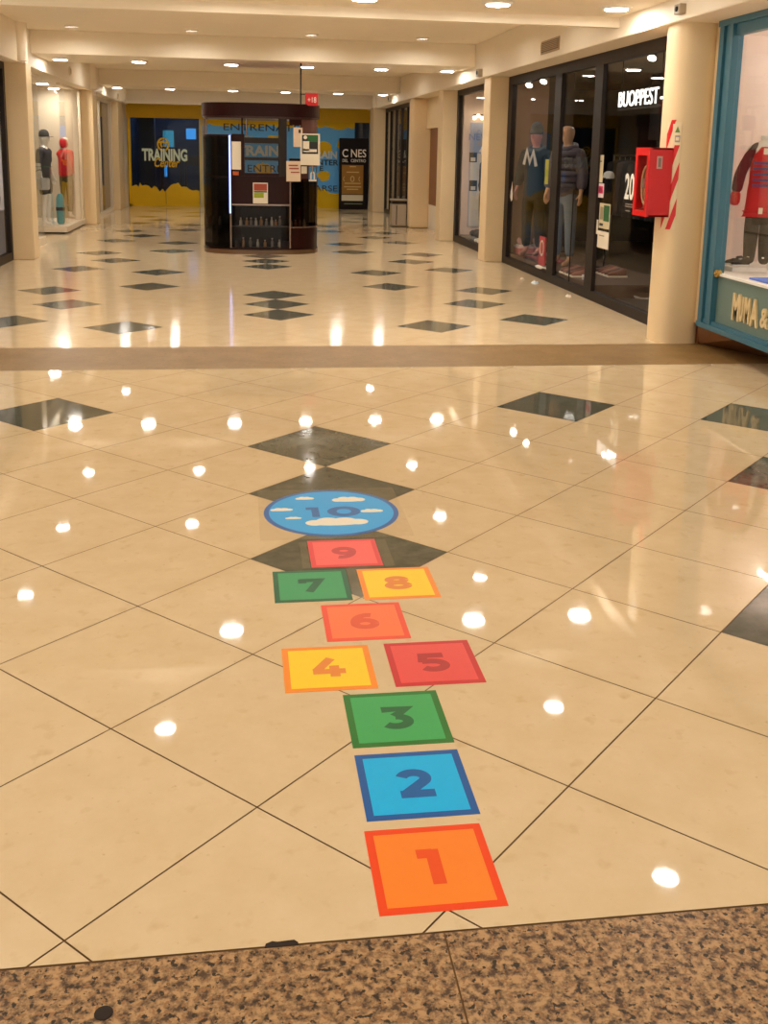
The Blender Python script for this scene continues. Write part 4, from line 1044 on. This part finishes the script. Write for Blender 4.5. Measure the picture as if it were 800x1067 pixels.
# glass display table with a bag, and a teal holdall
tb = thing('glass_table', 'small glass table with green edges in the left window', 'table', (-3.85, 18.55, .14))
gx0, gx1, gy0, gy1, zt = -4.2, -3.62, 18.43, 18.56, 1.28
MB().box(gx0, gx1, gy0, gy1+.1, zt-.012, zt).build('top', mat('green_glass_edge', (60, 110, 84), .1), tb)
MB().box(gx0, gx0+.012, gy0, gy1+.1, .14, zt-.012).build('side', clear, tb); MB().box(gx1-.012, gx1, gy0, gy1+.1, .14, zt-.012).build('side', clear, tb)
MB().box(gx0+.012, gx1-.012, gy0, gy1+.1, .82, .832).build('shelf', clear, tb)
bag = thing('handbag', 'pale grey handbag on the shelf of the glass table in the left window', 'bag', (-3.83, 18.57, .832))
MB().box(-4.02, -3.66, 18.46, 18.60, .834, 1.06).build('body', mat('pale_grey_leather', (176, 176, 170), .5), bag, .03)
MB().tube([(-3.95, 18.53, 1.05), (-3.92, 18.53, 1.18), (-3.83, 18.53, 1.22), (-3.74, 18.53, 1.18), (-3.71, 18.53, 1.05)], .01).build('handle', blackc, bag)
MB().box(-3.86, -3.80, 18.452, 18.46, .94, .99).build('clasp', steel, bag)
tm = thing('rolled_mat', 'teal rolled mat standing on the plinth of the left window', 'mat', (-3.56, 19.05, .14))
MB().lathe([(.05, 0), (.075, .05), (.085, .3), (.075, .52), (.04, .6)], (-3.56, 19.05, .14), 16).build('roll', mat('teal_cloth', (86, 150, 154), .7), tm)
MB().lathe([(.086, .27), (.088, .29), (.088, .32), (.086, .34)], (-3.56, 19.05, .14), 16).build('strap', blackc, tm)
bp = thing('black_backpack', 'black backpack hanging at the left of the capped mannequin', 'bag', (-4.15, 18.75, 1.3))
MB().box(-4.3, -4.02, 18.7, 18.9, 1.25, 1.75).build('body', charc, bp, .06)
MB().tube([(-4.16, 18.8, 1.74), (-4.16, 18.8, 2.0)], .008).build('strap', blackc, bp)
# downlights over the left entrance
for k, (u, v) in enumerate(((44, 88.5), (56, 93.5))):
    p = atz(u, v, Z_SOF-.04)
    lampA(p.x, p.y, Z_SOF-.0 if p.x > -4.0 else 2.95, ['round white light in the left shop entrance, nearer of two', 'round white light in the left shop entrance, farther of two'][k], 'entrance lights of the left shop')

# right window
zig = mat('white_print', (214, 210, 204), .7)
xm1 = 4.46; p = atx(560, 127, xm1)
mannequin('mannequin in a grey beanie and dark coat with a white zigzag print', (xm1, p.y, .16), -PI/2+.75, (p.z-.16)*1.8/1.875, pinkish, {'top': (charc, 'long', .72, .03), 'legs': (blackc, .1, .01), 'beanie': greyc, 'print': zig, 'collar': greyc})
xm2 = 4.50; p = atx(593, 127, xm2)
mannequin('bald tan mannequin in a quilted grey puffer jacket behind the glass door', (xm2, p.y, .16), -PI/2+.6, (p.z-.16)*1.8/1.82, skin_man, {'top': (puffer, 'long', .84, .03), 'quilt': True, 'collar': puffer, 'legs': (jeans, .1, .006)})

# child mannequin in the teal shop
xm = 4.62
pt = atx(799, 143, xm); pb_ = atx(797, 285, xm)
zc = pt.z
t = thing('mannequin', 'headless child mannequin in a red top with dark sleeves in the near right window', 'mannequin', (xm, pt.y, .705))
ym = pt.y-.06; base_z = .80
S_ = (zc-base_z)
def J2(dy, dx, f): return (dx, dy, (base_z-.705)+S_*f)
P = [(J2(0, 0, .5), (.085, .11)), (J2(0, 0, .64), (.08, .105)), (J2(0, 0, .82), (.085, .12)), (J2(0, 0, .92), (.06, .08)), (J2(0, 0, .985), (.036, .042))]
E = [(0, 1), (1, 2), (2, 3), (3, 4)]
for s_ in (-1, 1):
    i = len(P); P += [(J2(s_*.12, 0, .9), .048), (J2(s_*.20, 0, .70), .036), (J2(s_*.215, .0, .58), .026)]; E += [(3, i), (i, i+1), (i+1, i+2)]
    i = len(P); P += [(J2(s_*.06, 0, .42), .062), (J2(s_*.065, 0, .2), .045), (J2(s_*.065, 0, .03), .034), (J2(s_*.065, -.05, .0), (.03, .022))]; E += [(0, i), (i, i+1), (i+1, i+2), (i+2, i+3)]
skin('body', P, E, white_man, t)
P = [(J2(0, 0, .40), (.112, .148)), (J2(0, 0, .47), (.11, .145)), (J2(0, 0, .62), (.1, .128)), (J2(0, 0, .82), (.1, .138)), (J2(0, 0, .91), (.07, .09)), (J2(0, 0, .935), (.055, .068))]
skin('red_shirt', P, [(0, 1), (1, 2), (2, 3), (3, 4), (4, 5)], redc, t, 2, 1)
for s_ in (-1, 1):
    skin('sleeve', [(J2(s_*.03, 0, .945), (.05, .05)), (J2(s_*.10, 0, .895), (.062, .06)), (J2(s_*.185, 0, .745), .052), (J2(s_*.205, 0, .68), .056), (J2(s_*.225, .0, .54), .050)], [(0, 1), (1, 2), (2, 3), (3, 4)], mat('maroon_sleeve', (62, 24, 28), .8), t, 2)
    skin('cuff', [(J2(s_*.222, 0, .57), .046), (J2(s_*.235, 0, .43), .056)], [(0, 1)], redc, t, 1)
P = [(J2(0, 0, .56), (.095, .125)), (J2(0, 0, .44), (.1, .132))]; E = [(0, 1)]
for s_ in (-1, 1):
    i = len(P); P += [(J2(s_*.062, 0, .34), .082), (J2(s_*.066, 0, -.05), .05)]; E += [(1, i), (i, i+1)]
skin('dark_trousers', P, E, mat('dark_olive_cloth', (48, 40, 28), .8), t, 2, 1)
MB().lathe([(.045, 0), (.05, .01), (.05, .03), (.03, .036)], (xm, t.location.y, zc-.02), 18).build('neck_cap', plastic_w, t)
bs = MB()
for k in range(5):
    zz_ = .705+J2(0, 0, .60+.045*k)[2]; bs.box(xm-.118, xm-.105, t.location.y-.06-.01*(k % 2), t.location.y+.075, zz_, zz_+.022)
bs.build('chest_print', mat('purple_print', (80, 60, 110), .6), t)
MB().box(xm-.115, xm-.1, t.location.y-.04, t.location.y+.0, .705+J2(0, 0, .86)[2], .705+J2(0, 0, .91)[2]).build('price_tag', paper, t)
MB().box(xm-.13, xm-.115, t.location.y-.035, t.location.y-.0, .705+J2(0, 0, .38)[2], .705+J2(0, 0, .43)[2]).build('hip_tag', paper, t)
t.rotation_euler = (0, 0, .95)
# white block, shoes, folded shirt on the sill
blk = thing('display_block', 'low white block on the near shop sill under the dark shoes', 'block', (4.45, t.location.y, .705))
MB().box(4.3, 4.62, t.location.y-.2, t.location.y+.2, .705, .745).build('slab', white_m, blk, .004)
for k, (dy, lb) in enumerate(((.06, 'dark shoe on the white block, left one of the pair'), (-.06, 'dark shoe with pale tongue on the white block, right one of the pair'))):
    yy = t.location.y+dy; s0 = thing('shoe', lb, 'shoe', (4.42, yy, .745), 'shoes in the near right window')
    rg = []
    for xx_, hw, hh in ((4.36, .016, .025), (4.375, .028, .034), (4.42, .03, .045), (4.47, .03, .07), (4.51, .027, .072), (4.525, .016, .06)):
        rg.append([Vector((xx_, yy+hw*math.cos(a_), .752+hh*.5+hh*.5*math.sin(a_))) for a_ in [2*PI*q/12 for q in range(12)]])
    MB().rings(rg).build('upper', blackc, s0)
    MB().box(4.355, 4.53, yy-.03, yy+.03, .745, .757).build('sole', plastic_w, s0, .004)
    MB().box(4.43, 4.45, yy-.014, yy+.014, .80, .812).build('tongue', plastic_w, s0)
fs = thing('folded_shirt', 'folded blue and purple shirt lying on the near shop sill', 'shirt', (4.3, 5.45, .705))
MB().box(4.18, 4.52, 5.30, 5.66, .706, .722).build('body', mat('blue_shirt', (60, 110, 210), .7, var=.3, scale=18), fs, .006)
MB().box(4.18, 4.52, 5.14, 5.30, .706, .724).build('sleeve', mat('purple_shirt', (120, 50, 130), .7, var=.3, scale=18), fs, .006)

# ------------------------------------------------------------------ STICKERS, SIGNS AND GOODS OF THE FIRST RIGHT WINDOW
def pane_sheet(name, lb, cat, u0, u1, v0, v1, m_, extra=(), x_=XR):
    a = atx((u0+u1)/2, v1, x_); b = atx((u0+u1)/2, v0, x_); ya = atx(u0, (v0+v1)/2, x_).y; yb = atx(u1, (v0+v1)/2, x_).y
    t = thing(name, lb, cat, (x_, (ya+yb)/2, a.z))
    MB().box(x_-.004, x_-.0005, yb, ya, a.z, b.z).build('sheet', m_, t)
    for pn, f0, f1, g0, g1, mm in extra:
        MB().box(x_-.006, x_-.004, ya+(yb-ya)*f1, ya+(yb-ya)*f0, a.z+(b.z-a.z)*g0, a.z+(b.z-a.z)*g1).build(pn, mm, t)
    return t
cp = mat('cream_card', (206, 192, 156), .6)
pane_sheet('window_card', 'tall cream card on the glass right of the second mullion', 'card', 621, 628.5, 161.5, 190, cp, [('dark_line', .2, .8, .75, .79, blackp), ('dark_line', .4, .6, .3, .68, mat('card_grey', (150, 136, 104), .6))])
pane_sheet('window_notice', 'green and cream notice on the glass below the pink sticker', 'notice', 624.5, 635.5, 212, 238.5, cp, [('green_block', .42, .95, .3, .93, greenp), ('dark_block', .08, .4, .1, .2, blackp), ('grey_lines', .08, .38, .35, .85, mat('card_grey', (150, 136, 104), .6))])
pane_sheet('window_notice', 'plain white notice on the glass under the green notice', 'notice', 622.5, 634, 241, 259, paper, [('grey_line', .15, .6, .7, .76, MATS['card_grey'])])
pane_sheet('window_card', 'small white tag on the glass left of the white notice', 'tag', 618.5, 623, 228.5, 243.5, paper, [('grey_line', .3, .7, .3, .7, MATS['card_grey'])])
pk = mat('magenta_print', (214, 30, 90), .5)
pane_sheet('window_sticker', 'white and magenta sticker on the glass beneath the tall cream card', 'sticker', 623.5, 629, 191, 206, mat('pale_pink', (232, 206, 206), .6), [('magenta_block', .1, .9, .3, .8, pk), ('white_mark', .4, .6, .4, .7, paper)])
pane_sheet('window_sticker', 'yellow green strip sticker beside the first mullion', 'sticker', 568, 571.5, 166, 192, mat('yellow_green', (170, 170, 60), .5), [('lime_block', .1, .9, .3, .6, lime)])
t = thing('discount_lettering', 'big white number 20 with small print on the dark shop glass', 'window lettering', (XR, 8.3, 1.1))
a = atx(650, 209.5, XR-.003); b = atx(661.5, 180, XR-.003)
mb = MB(); text(mb, '20', (XR-.002, a.y, a.z+.02), (0, -1, 0), (0, 0, 1), a.y-b.y, b.z-a.z-.03, .003, .02)
mb.build('numerals', wl, t)
mb = MB()
for k, (v, ln) in enumerate(((213, 1.0), (215.5, .8), (220, .5))):
    q = atx(651.5, v, XR-.003); mb.box(XR-.005, XR-.002, q.y-ln*(a.y-b.y), q.y, q.z, q.z+.014)
mb.build('small_print', mat('dim_lettering', (120, 112, 100), .6), t)
q = atx(533, 201, XR)
mb = MB(); pts = [(0, -.13), (.06, -.10), (.075, 0), (.03, .11), (.02, .18), (-.01, .08), (-.06, .02), (-.07, -.06)]
mb.plate(pts, (XR-.001, q.y, q.z), (0, -1, 0), (0, 0, 1), .003)
fm = tag(mb.build('window_logo', mat('pale_logo', (222, 206, 190), .6)), 'small pale flame shaped logo low on the first dark framed pane', 'logo')
# illuminated shop name inside
xs = 5.1; a = atx(645.5, 112, xs); b = atx(687.5, 98, xs)
t = thing('illuminated_sign', 'white illuminated shop lettering hanging inside the dark right shop', 'sign', (xs, (a.y+b.y)/2, a.z))
neon = mat('white_neon', (255, 255, 255), .4, emit=(1, .96, .9), estr=1.1)
mb = MB(); text(mb, 'BUOPPEST', (xs-.012, a.y, a.z), (0, -1, 0), (0, 0, 1), a.y-b.y, .20, .012, .0)
q = atx(691, 103, xs); mb.box(xs-.012, xs, q.y-.03, q.y+.07, q.z-.0, q.z+.03); mb.build('letters', neon, t)
mb = MB(); mb.box(xs, xs+.03, b.y-.2, a.y+.1, a.z-.04, a.z-.015); mb.build('rail', black_frame, t)
for yy in (a.y, b.y): MB().tube([(xs+.015, yy, a.z-.02), (xs+.015, yy, 2.95)], .006).build('hanger', black_frame, t)
# track spots
def spot(u, v, x_, lb):
    p = atx(u, v, x_); zt_ = 2.85 if p.x < 4.6 else 2.95; t = thing('spot_light', lb, 'spotlight', (p.x, p.y, zt_), 'spotlights of the first right shop')
    MB().tube([(p.x, p.y, zt_), (p.x, p.y, min(zt_-.01, p.z+.05))], .012).build('stem', black_frame, t)
    MB().tube([(p.x, p.y, p.z+.07), (p.x-.04, p.y-.05, p.z-.03)], [.04, .055], 14).build('can', mat('grey_can', (112, 104, 96), .4), t)
    MB().tube([(p.x-.04, p.y-.05, p.z-.03), (p.x-.043, p.y-.054, p.z-.036)], .045, 14).build('lens', mat('spot_lens', (255, 250, 240), .3, emit=(1, .9, .75), estr=34), t)
spot(553, 87, 4.36, 'spotlight at the upper left of the first dark framed pane')
spot(568, 83, 4.42, 'spotlight beside the first mullion in the right shop')
spot(681, 58, 4.85, 'grey spotlight at the upper right of the right shop by the near pillar')
soften(lampA(5.7, 12.6, 2.95, 'round ceiling light inside the dark right shop, farther of two', 'lights inside the right shop'), soft_lens)
soften(lampA(6.8, 9.2, 2.95, 'round ceiling light inside the dark right shop, nearer of two', 'lights inside the right shop'), soft_lens)
# display goods on the platform
pinkb = mat('pink_box', (216, 120, 116), .6); mag = mat('dark_pink_cloth', (130, 50, 56), .8)
for k, u in enumerate((538, 546, 554)):
    p = atz(u, 262, .17)
    o = thing('shoe_box', ['pink shoe box on the platform, leftmost of the row', 'pink shoe box on the platform, middle of the row', 'pink shoe box on the platform, rightmost of the row'][k], 'box', (p.x, p.y, .16), 'pink boxes on the window platform')
    MB().box(p.x-.055, p.x+.055, p.y-.32, p.y-.04, .16, .25).build('body', pinkb, o); MB().box(p.x-.058, p.x+.058, p.y-.325, p.y-.035, .25, .28).build('lid', mat('pale_pink', (232, 206, 206), .6), o)
    s0 = thing('shoe', ['pale shoe on the leftmost pink box', 'pale shoe on the middle pink box', 'pale shoe on the rightmost pink box'][k], 'shoe', (p.x, p.y, .28), 'shoes on the pink boxes')
    rg = []
    for dx, hw, hh in ((-.09, .02, .03), (-.06, .035, .05), (0, .036, .07), (.06, .034, .11), (.1, .02, .10)):
        rg.append([Vector((p.x+hw*math.cos(a_), p.y-.18+dx, .295+hh*.5+hh*.5*math.sin(a_))) for a_ in [2*PI*q_/10 for q_ in range(10)]])
    MB().rings(rg).build('upper', mat('pale_shoe', (214, 170, 160), .6), s0); MB().box(p.x-.034, p.x+.034, p.y-.28, p.y-.07, .28, .296).build('sole', plastic_w, s0)
p = atx(565, 263, 4.2); o = thing('price_board', 'red price board with a white ring standing by the first mullion', 'price board', (4.2, p.y, .16))
MB().box(4.19, 4.21, p.y-.14, p.y+.14, .16, .56).build('board', mat('price_red', (190, 36, 50), .5), o)
mb = MB(); L, R_ = stroke(arc(0, 0, .085, .1, 0, 360, 24), .03); n = len(L)
mb.add([(4.187, p.y-q.x, .40+q.y) for q in L]+[(4.187, p.y-q.x, .40+q.y) for q in R_], [(n+i, n+i+1, i+1, i) for i in range(n-1)]); mb.build('ring', paper, o)
MB().box(4.21, 4.30, p.y-.01, p.y+.01, .16, .18).build('foot', black_frame, o)
def cloth(name, lb, cx_, cy_, z, lx, ly, m_, seed, amp=.03):
    random.seed(seed); mb = MB(); nx, ny = 14, 10; ph = [random.uniform(0, 6) for _ in range(6)]; vs = []
    for j in range(ny+1):
        for i in range(nx+1):
            u, v = i/nx-.5, j/ny-.5
            e = 1+.18*math.sin(3*math.atan2(v, u)+ph[0])
            vs.append((cx_+u*lx*e, cy_+v*ly*e, z+.004+amp*(.5+.5*math.sin(9*u+ph[1]+3*v))*(.5+.5*math.sin(8*v+ph[2]-2*u))))
    W1 = nx+1; N1 = len(vs)
    fs_ = [(j*W1+i, j*W1+i+1, (j+1)*W1+i+1, (j+1)*W1+i) for j in range(ny) for i in range(nx)]
    mb.add(vs+[(a_, b_, c_-.004) for a_, b_, c_ in vs], fs_+[tuple(N1+k for k in f[::-1]) for f in fs_], True)
    return tag(mb.build(name, m_), lb, 'cloth')
p = atz(562, 270, .16); cloth('folded_cloth', 'dark pink cloth spread on the platform in front of the pink boxes', p.x+.1, p.y, .16, .5, .9, mag, 2, .03)
p = atz(642, 306, .0); cloth('white_cloth', 'crumpled white cloth lying on the floor inside the dark shop', p.x+.25, p.y, .0, .35, .9, mat('white_cloth_m', (190, 184, 178), .8), 4, .06)
p = atz(563, 278, .17); cloth('paper_sheet', 'white paper sheet lying on the platform behind the first mullion', p.x, p.y, .16, .12, .4, paper, 5, .01)
random.seed(21)
for k in range(10):
    p = Vector((4.30 if k % 2 else 4.78, 10.3+.12*(k//2), .16)); s0 = thing('shoe', 'brown or reddish shoe in the row behind the glass door', 'shoe', (p.x, p.y, .16), 'shoes behind the glass door')
    rg = []; m_ = mat('shoe_brown_%d' % (k % 3), [(120, 70, 56), (150, 100, 86), (90, 60, 56)][k % 3], .6)
    for dx, hw, hh in ((-.12, .02, .03), (-.08, .04, .05), (0, .042, .07), (.08, .04, .1), (.12, .02, .09)):
        rg.append([Vector((p.x+dx, p.y+hw*math.cos(a_), .178+hh*.5+hh*.5*math.sin(a_))) for a_ in [2*PI*q_/10 for q_ in range(10)]])
    MB().rings(rg).build('upper', m_, s0); MB().box(p.x-.13, p.x+.13, p.y-.04, p.y+.04, .16, .18).build('sole', paper, s0)
def drink(u, v, lb, m_, x_=None, z=.0):
    p = atx(u, v, x_); t = thing('drink_bottle', lb, 'bottle', (p.x, p.y, z))
    MB().lathe([(.03, 0), (.035, .015), (.035, .13), (.014, .17), (.014, .19)], (p.x, p.y, z), 14).build('body', m_, t); MB().lathe([(.017, .19), (.017, .22)], (p.x, p.y, z), 12).build('cap', plastic_w, t)
bb = mat('blue_bottle', (60, 140, 180), .2)
drink(588, 297, 'small blue bottle on the floor behind the glass door', bb, XR+.12)
drink(607, 296, 'pale bottle on the floor left of the second mullion', mat('pale_bottle', (190, 186, 176), .3), XR+.12)
drink(679, 318, 'blue and white bottle on the floor beside the near pillar', bb, XR+.15)
# dark garments on a rail in the third pane
rail = thing('clothes_rail', 'dark clothes rail deep inside the right shop', 'rail', (6.2, 12.8, 0))
MB().tube([(6.2, 11.0, 1.7), (6.2, 14.55, 1.7)], .014).build('bar', steel, rail)
for yy in (11.02, 14.53): MB().tube([(6.2, yy, 0), (6.2, yy, 1.69)], .018).build('post', steel, rail)
random.seed(31)
for k in range(14):
    yy = 11.2+k*.235; m_ = mat('garment_%d' % (k % 4), [(40, 36, 36), (58, 50, 46), (30, 30, 34), (74, 62, 58)][k % 4], .85)
    g_ = thing('hanging_garment', 'dark garment on the clothes rail inside the right shop', 'garment', (6.2, yy, 1.0), 'garments on the dark shop rail')
    rg = []
    for z, wx, wy in ((.75, .27, .035), (1.1, .25, .04), (1.45, .23, .04), (1.58, .20, .03), (1.63, .07, .02)):
        rg.append([Vector((6.2+wx*math.cos(a_), yy+wy*math.sin(a_)*(1+.3*math.sin(5*a_)), z)) for a_ in [2*PI*q_/16 for q_ in range(16)]])
    MB().rings(rg).build('cloth', m_, g_); MB().tube([(6.2, yy, 1.62), (6.2, yy, 1.68)], .005, 6).build('hook', steel, g_)
# litter on the hall floor
for k, (u, v, sx_, sy_, m_, lb) in enumerate(((557.5, 295, .05, .10, mat('pale_blue_paper', (208, 222, 230), .5), 'folded pale blue paper scrap on the floor before the glass door'), (544, 291, .03, .03, paper, 'tiny paper scrap on the floor left of the pale blue one'), (592, 309, .04, .06, paper, 'crumpled white paper scrap on the floor nearest the second mullion'))):
    p = atz(u, v); mb = MB(); random.seed(40+k); n = 9
    ring = [Vector((p.x+sx_*math.cos(2*PI*i/n)*random.uniform(.8, 1.1), p.y+sy_*math.sin(2*PI*i/n)*random.uniform(.8, 1.1), 0)) for i in range(n)]
    top_ = [Vector((p.x+(r_.x-p.x)*.6, p.y+(r_.y-p.y)*.6, random.uniform(.012, .03))) for r_ in ring]
    mb.rings([ring, top_], True, False); tag(mb.build('paper_scrap', m_), lb, 'litter')

# ------------------------------------------------------------------ SECOND RIGHT WINDOW: poster and shoes
yP = 17.285
def e2(u, v): return aty(u, v, yP)
a = e2(486.5, 236); b = e2(505, 128)
po = thing('fashion_poster', 'pale blue poster with dark labels on the end wall of the second right window', 'poster', (a.x+.3, yP, a.z))
MB().box(a.x, 4.98, yP-.004, yP+.01, a.z, b.z).build('sheet', mat('pale_blue_poster', (150, 164, 196), .6, var=.2, scale=2), po)
mb = MB(); q0 = e2(488.5, 146); text(mb, 'NEW IN', (q0.x, yP-.006, q0.z), (1, 0, 0), (0, 0, 1), 4.95-q0.x, .12, .002, .0); mb.build('lettering', mat('poster_blue', (104, 128, 184), .6), po)
MB().box(a.x+.02, 4.98, yP-.006, yP-.004, e2(490, 236).z, e2(490, 160).z).build('pale_field', mat('pale_field', (206, 206, 202), .6), po)
for va, vb in ((159, 169), (188, 199)):
    q0 = e2(488.5, vb); q1 = e2(497, va); MB().box(q0.x, q1.x, yP-.009, yP-.006, q0.z, q1.z).build('dark_label', blackp, po)
    MB().box(q0.x+.03, q1.x-.03, yP-.011, yP-.009, q0.z-.0+.02, q0.z+.09).build('label_window', MATS['pale_field'], po)
q0 = e2(486, 123); zg = q0.z
il = thing('window_garland', 'row of small warm lights across the top of the second right window', 'lights', (4.6, 17.1, zg))
MB().tube([(4.35, 17.15, zg+.06), (4.97, 17.15, zg+.06)], .012).build('bar', black_frame, il)
for xx_ in (4.62, 4.95): MB().tube([(xx_, 17.15, zg+.06), (xx_, 17.15, 2.95)], .008).build('hanger', black_frame, il)
for k in range(9): MB().ball((4.37+k*.072, 17.13, zg+.04*(k % 2)), .035, 10, 6).build('bulb', mat('warm_bulb', (255, 230, 190), .4, emit=(1, .8, .5), estr=5), il)
for k in range(6):
    yy = 16.15+k*.19; s0 = thing('stone', 'rounded grey stone on the floor of the second right window', 'stone', (4.4+.1*(k % 2), yy, .14), 'stones in the second right window')
    MB().ball((4.4+.1*(k % 2), yy, .14+.06), (.1, .12, .065), 10, 7).build('rock', mat('dark_stone', (72, 66, 62), .8, bump=.5), s0)
mannequin('mannequin in olive clothes at the near side of the second right window', (aty(506, 180, 15.6).x, 15.6, .14), -PI/2, 1.72, white_man, {'top': (blackc, 'long', .9, .02), 'legs': (olive, .1, .01)})

cp_ = atx(634, 186, 5.0); cpt = thing('cap_stand', 'white cap on a thin stand inside the dark right shop', 'cap', (5.0, cp_.y, 0.16))
MB().tube([(5.0, cp_.y, .16), (5.0, cp_.y, cp_.z)], .012).build('pole', black_frame, cpt); MB().lathe([(.12, .16), (.12, .175)], (5.0, cp_.y, 0), 20).build('base', black_frame, cpt)
cap_ = MB().lathe([(.075, 0), (.08, .03), (.07, .07), (.04, .095), (.01, .10)], (5.0, cp_.y, cp_.z), 18).build('crown', plastic_w, cpt)
MB().prism([(4.93, cp_.y-.08), (4.83, cp_.y-.09), (4.80, cp_.y), (4.83, cp_.y+.09), (4.93, cp_.y+.08)][::-1], cp_.z, cp_.z+.01).build('brim', blackc, cpt)
fill_tube_left = dup(tl, (4.9-8.95, 12.4, 2.82), None, 'added tube light brightening the graphic behind the nearest left window')  # added fill light so the pane below reads pale, no lamp known there
# ------------------------------------------------------------------ LEFT NEAREST WINDOW GRAPHICS
gr = thing('window_graphic', 'white and grey swirl graphic behind the nearest left window', 'window graphic', (-3.43, 12.0, .5))
MB().box(-3.45, -3.44, 9.0, 13.46, .75, 2.4).build('white_sheet', mat('white_blue_film', (206, 214, 232), .5), gr)
mb = MB()
for cy_, cz_, ra, rb, a0, a1 in ((12.7, 1.9, .35, .3, 0, 360), (12.3, 1.25, .5, .42, 20, 300), (13.0, 1.5, .25, .3, 0, 250), (12.9, .95, .3, .2, 60, 360), (11.5, 1.7, .6, .5, 0, 300)):
    L, R_ = stroke(arc(0, 0, ra, rb, a0, a1, 24), .07); n = len(L)
    mb.add([(-3.436, cy_+q.x, cz_+q.y) for q in L]+[(-3.436, cy_+q.x, cz_+q.y) for q in R_], [(i, i+1, n+i+1, n+i) for i in range(n-1)])
mb.build('swirls', mat('slate_print', (104, 112, 140), .5), gr)

# ------------------------------------------------------------------ THINGS ON THE FASCIAS
a = atx(564, 57.5, FR_); b = atx(583.5, 38.5, FR_)
ya, yb = a.y, b.y; zv0 = a.z; zv1 = atx(564, 44, FR_).z
v = thing('air_vent', 'rectangular brown air vent grille on the right fascia', 'vent', (FR_, (ya+yb)/2, zv0))
MB().box(FR_-.012, FR_, yb, ya, zv0, zv1).build('frame', mat('vent_tan', (176, 148, 110), .5), v, .004)
MB().box(FR_-.014, FR_-.012, yb+.03, ya-.03, zv0+.025, zv1-.025).build('backing', mat('vent_dark', (90, 74, 54), .7), v)
nsl = 5
for k in range(nsl):
    z = zv0+.03+(zv1-zv0-.06)*(k+.5)/nsl; MB().box(FR_-.026, FR_-.014, yb+.03, ya-.03, z-.006, z+.004).build('slat', MATS['vent_tan'], v)
def sensor(p, lb, s_=.05):
    t = thing('ceiling_sensor', lb, 'sensor', tuple(p))
    MB().box(p.x-.01, p.x+s_*1.2, p.y-s_, p.y+s_, p.z-s_*.7, p.z+s_*.7).build('body', mat('sensor_grey', (168, 152, 128), .5), t, .008)
    MB().ball((p.x-.012, p.y, p.z-.0), (.014, s_*.5, s_*.4), 10, 6).build('lens', black_frame, t)
    return t
p = atx(497.5, 76, FR_-.06); sensor(p, 'small grey emergency lamp on the right fascia above the second pillar', .085)
p = atx(706, 9.5, FR_-.05); sensor(p, 'small sensor on the right fascia above the near pillar', .06)
p = atx(405, 103, FR_-.05); sensor(p, 'small dark camera on the far right fascia', .09)
p = atx(70, 74, FL_+.0)
for k, (u, v_) in enumerate(((72, 74), (122, 100))):
    p = atx(u, v_, FL_); t = thing('wall_speaker', ['small round speaker on the left fascia, nearer one', 'small round speaker on the left fascia, farther one'][k], 'speaker', tuple(p))
    MB().tube([(FL_, p.y, p.z), (FL_+.03, p.y, p.z)], .08, 18).build('rim', cream, t); MB().tube([(FL_+.03, p.y, p.z), (FL_+.034, p.y, p.z)], .06, 18).build('grille', mat('speaker_grille', (190, 168, 130), .7), t)
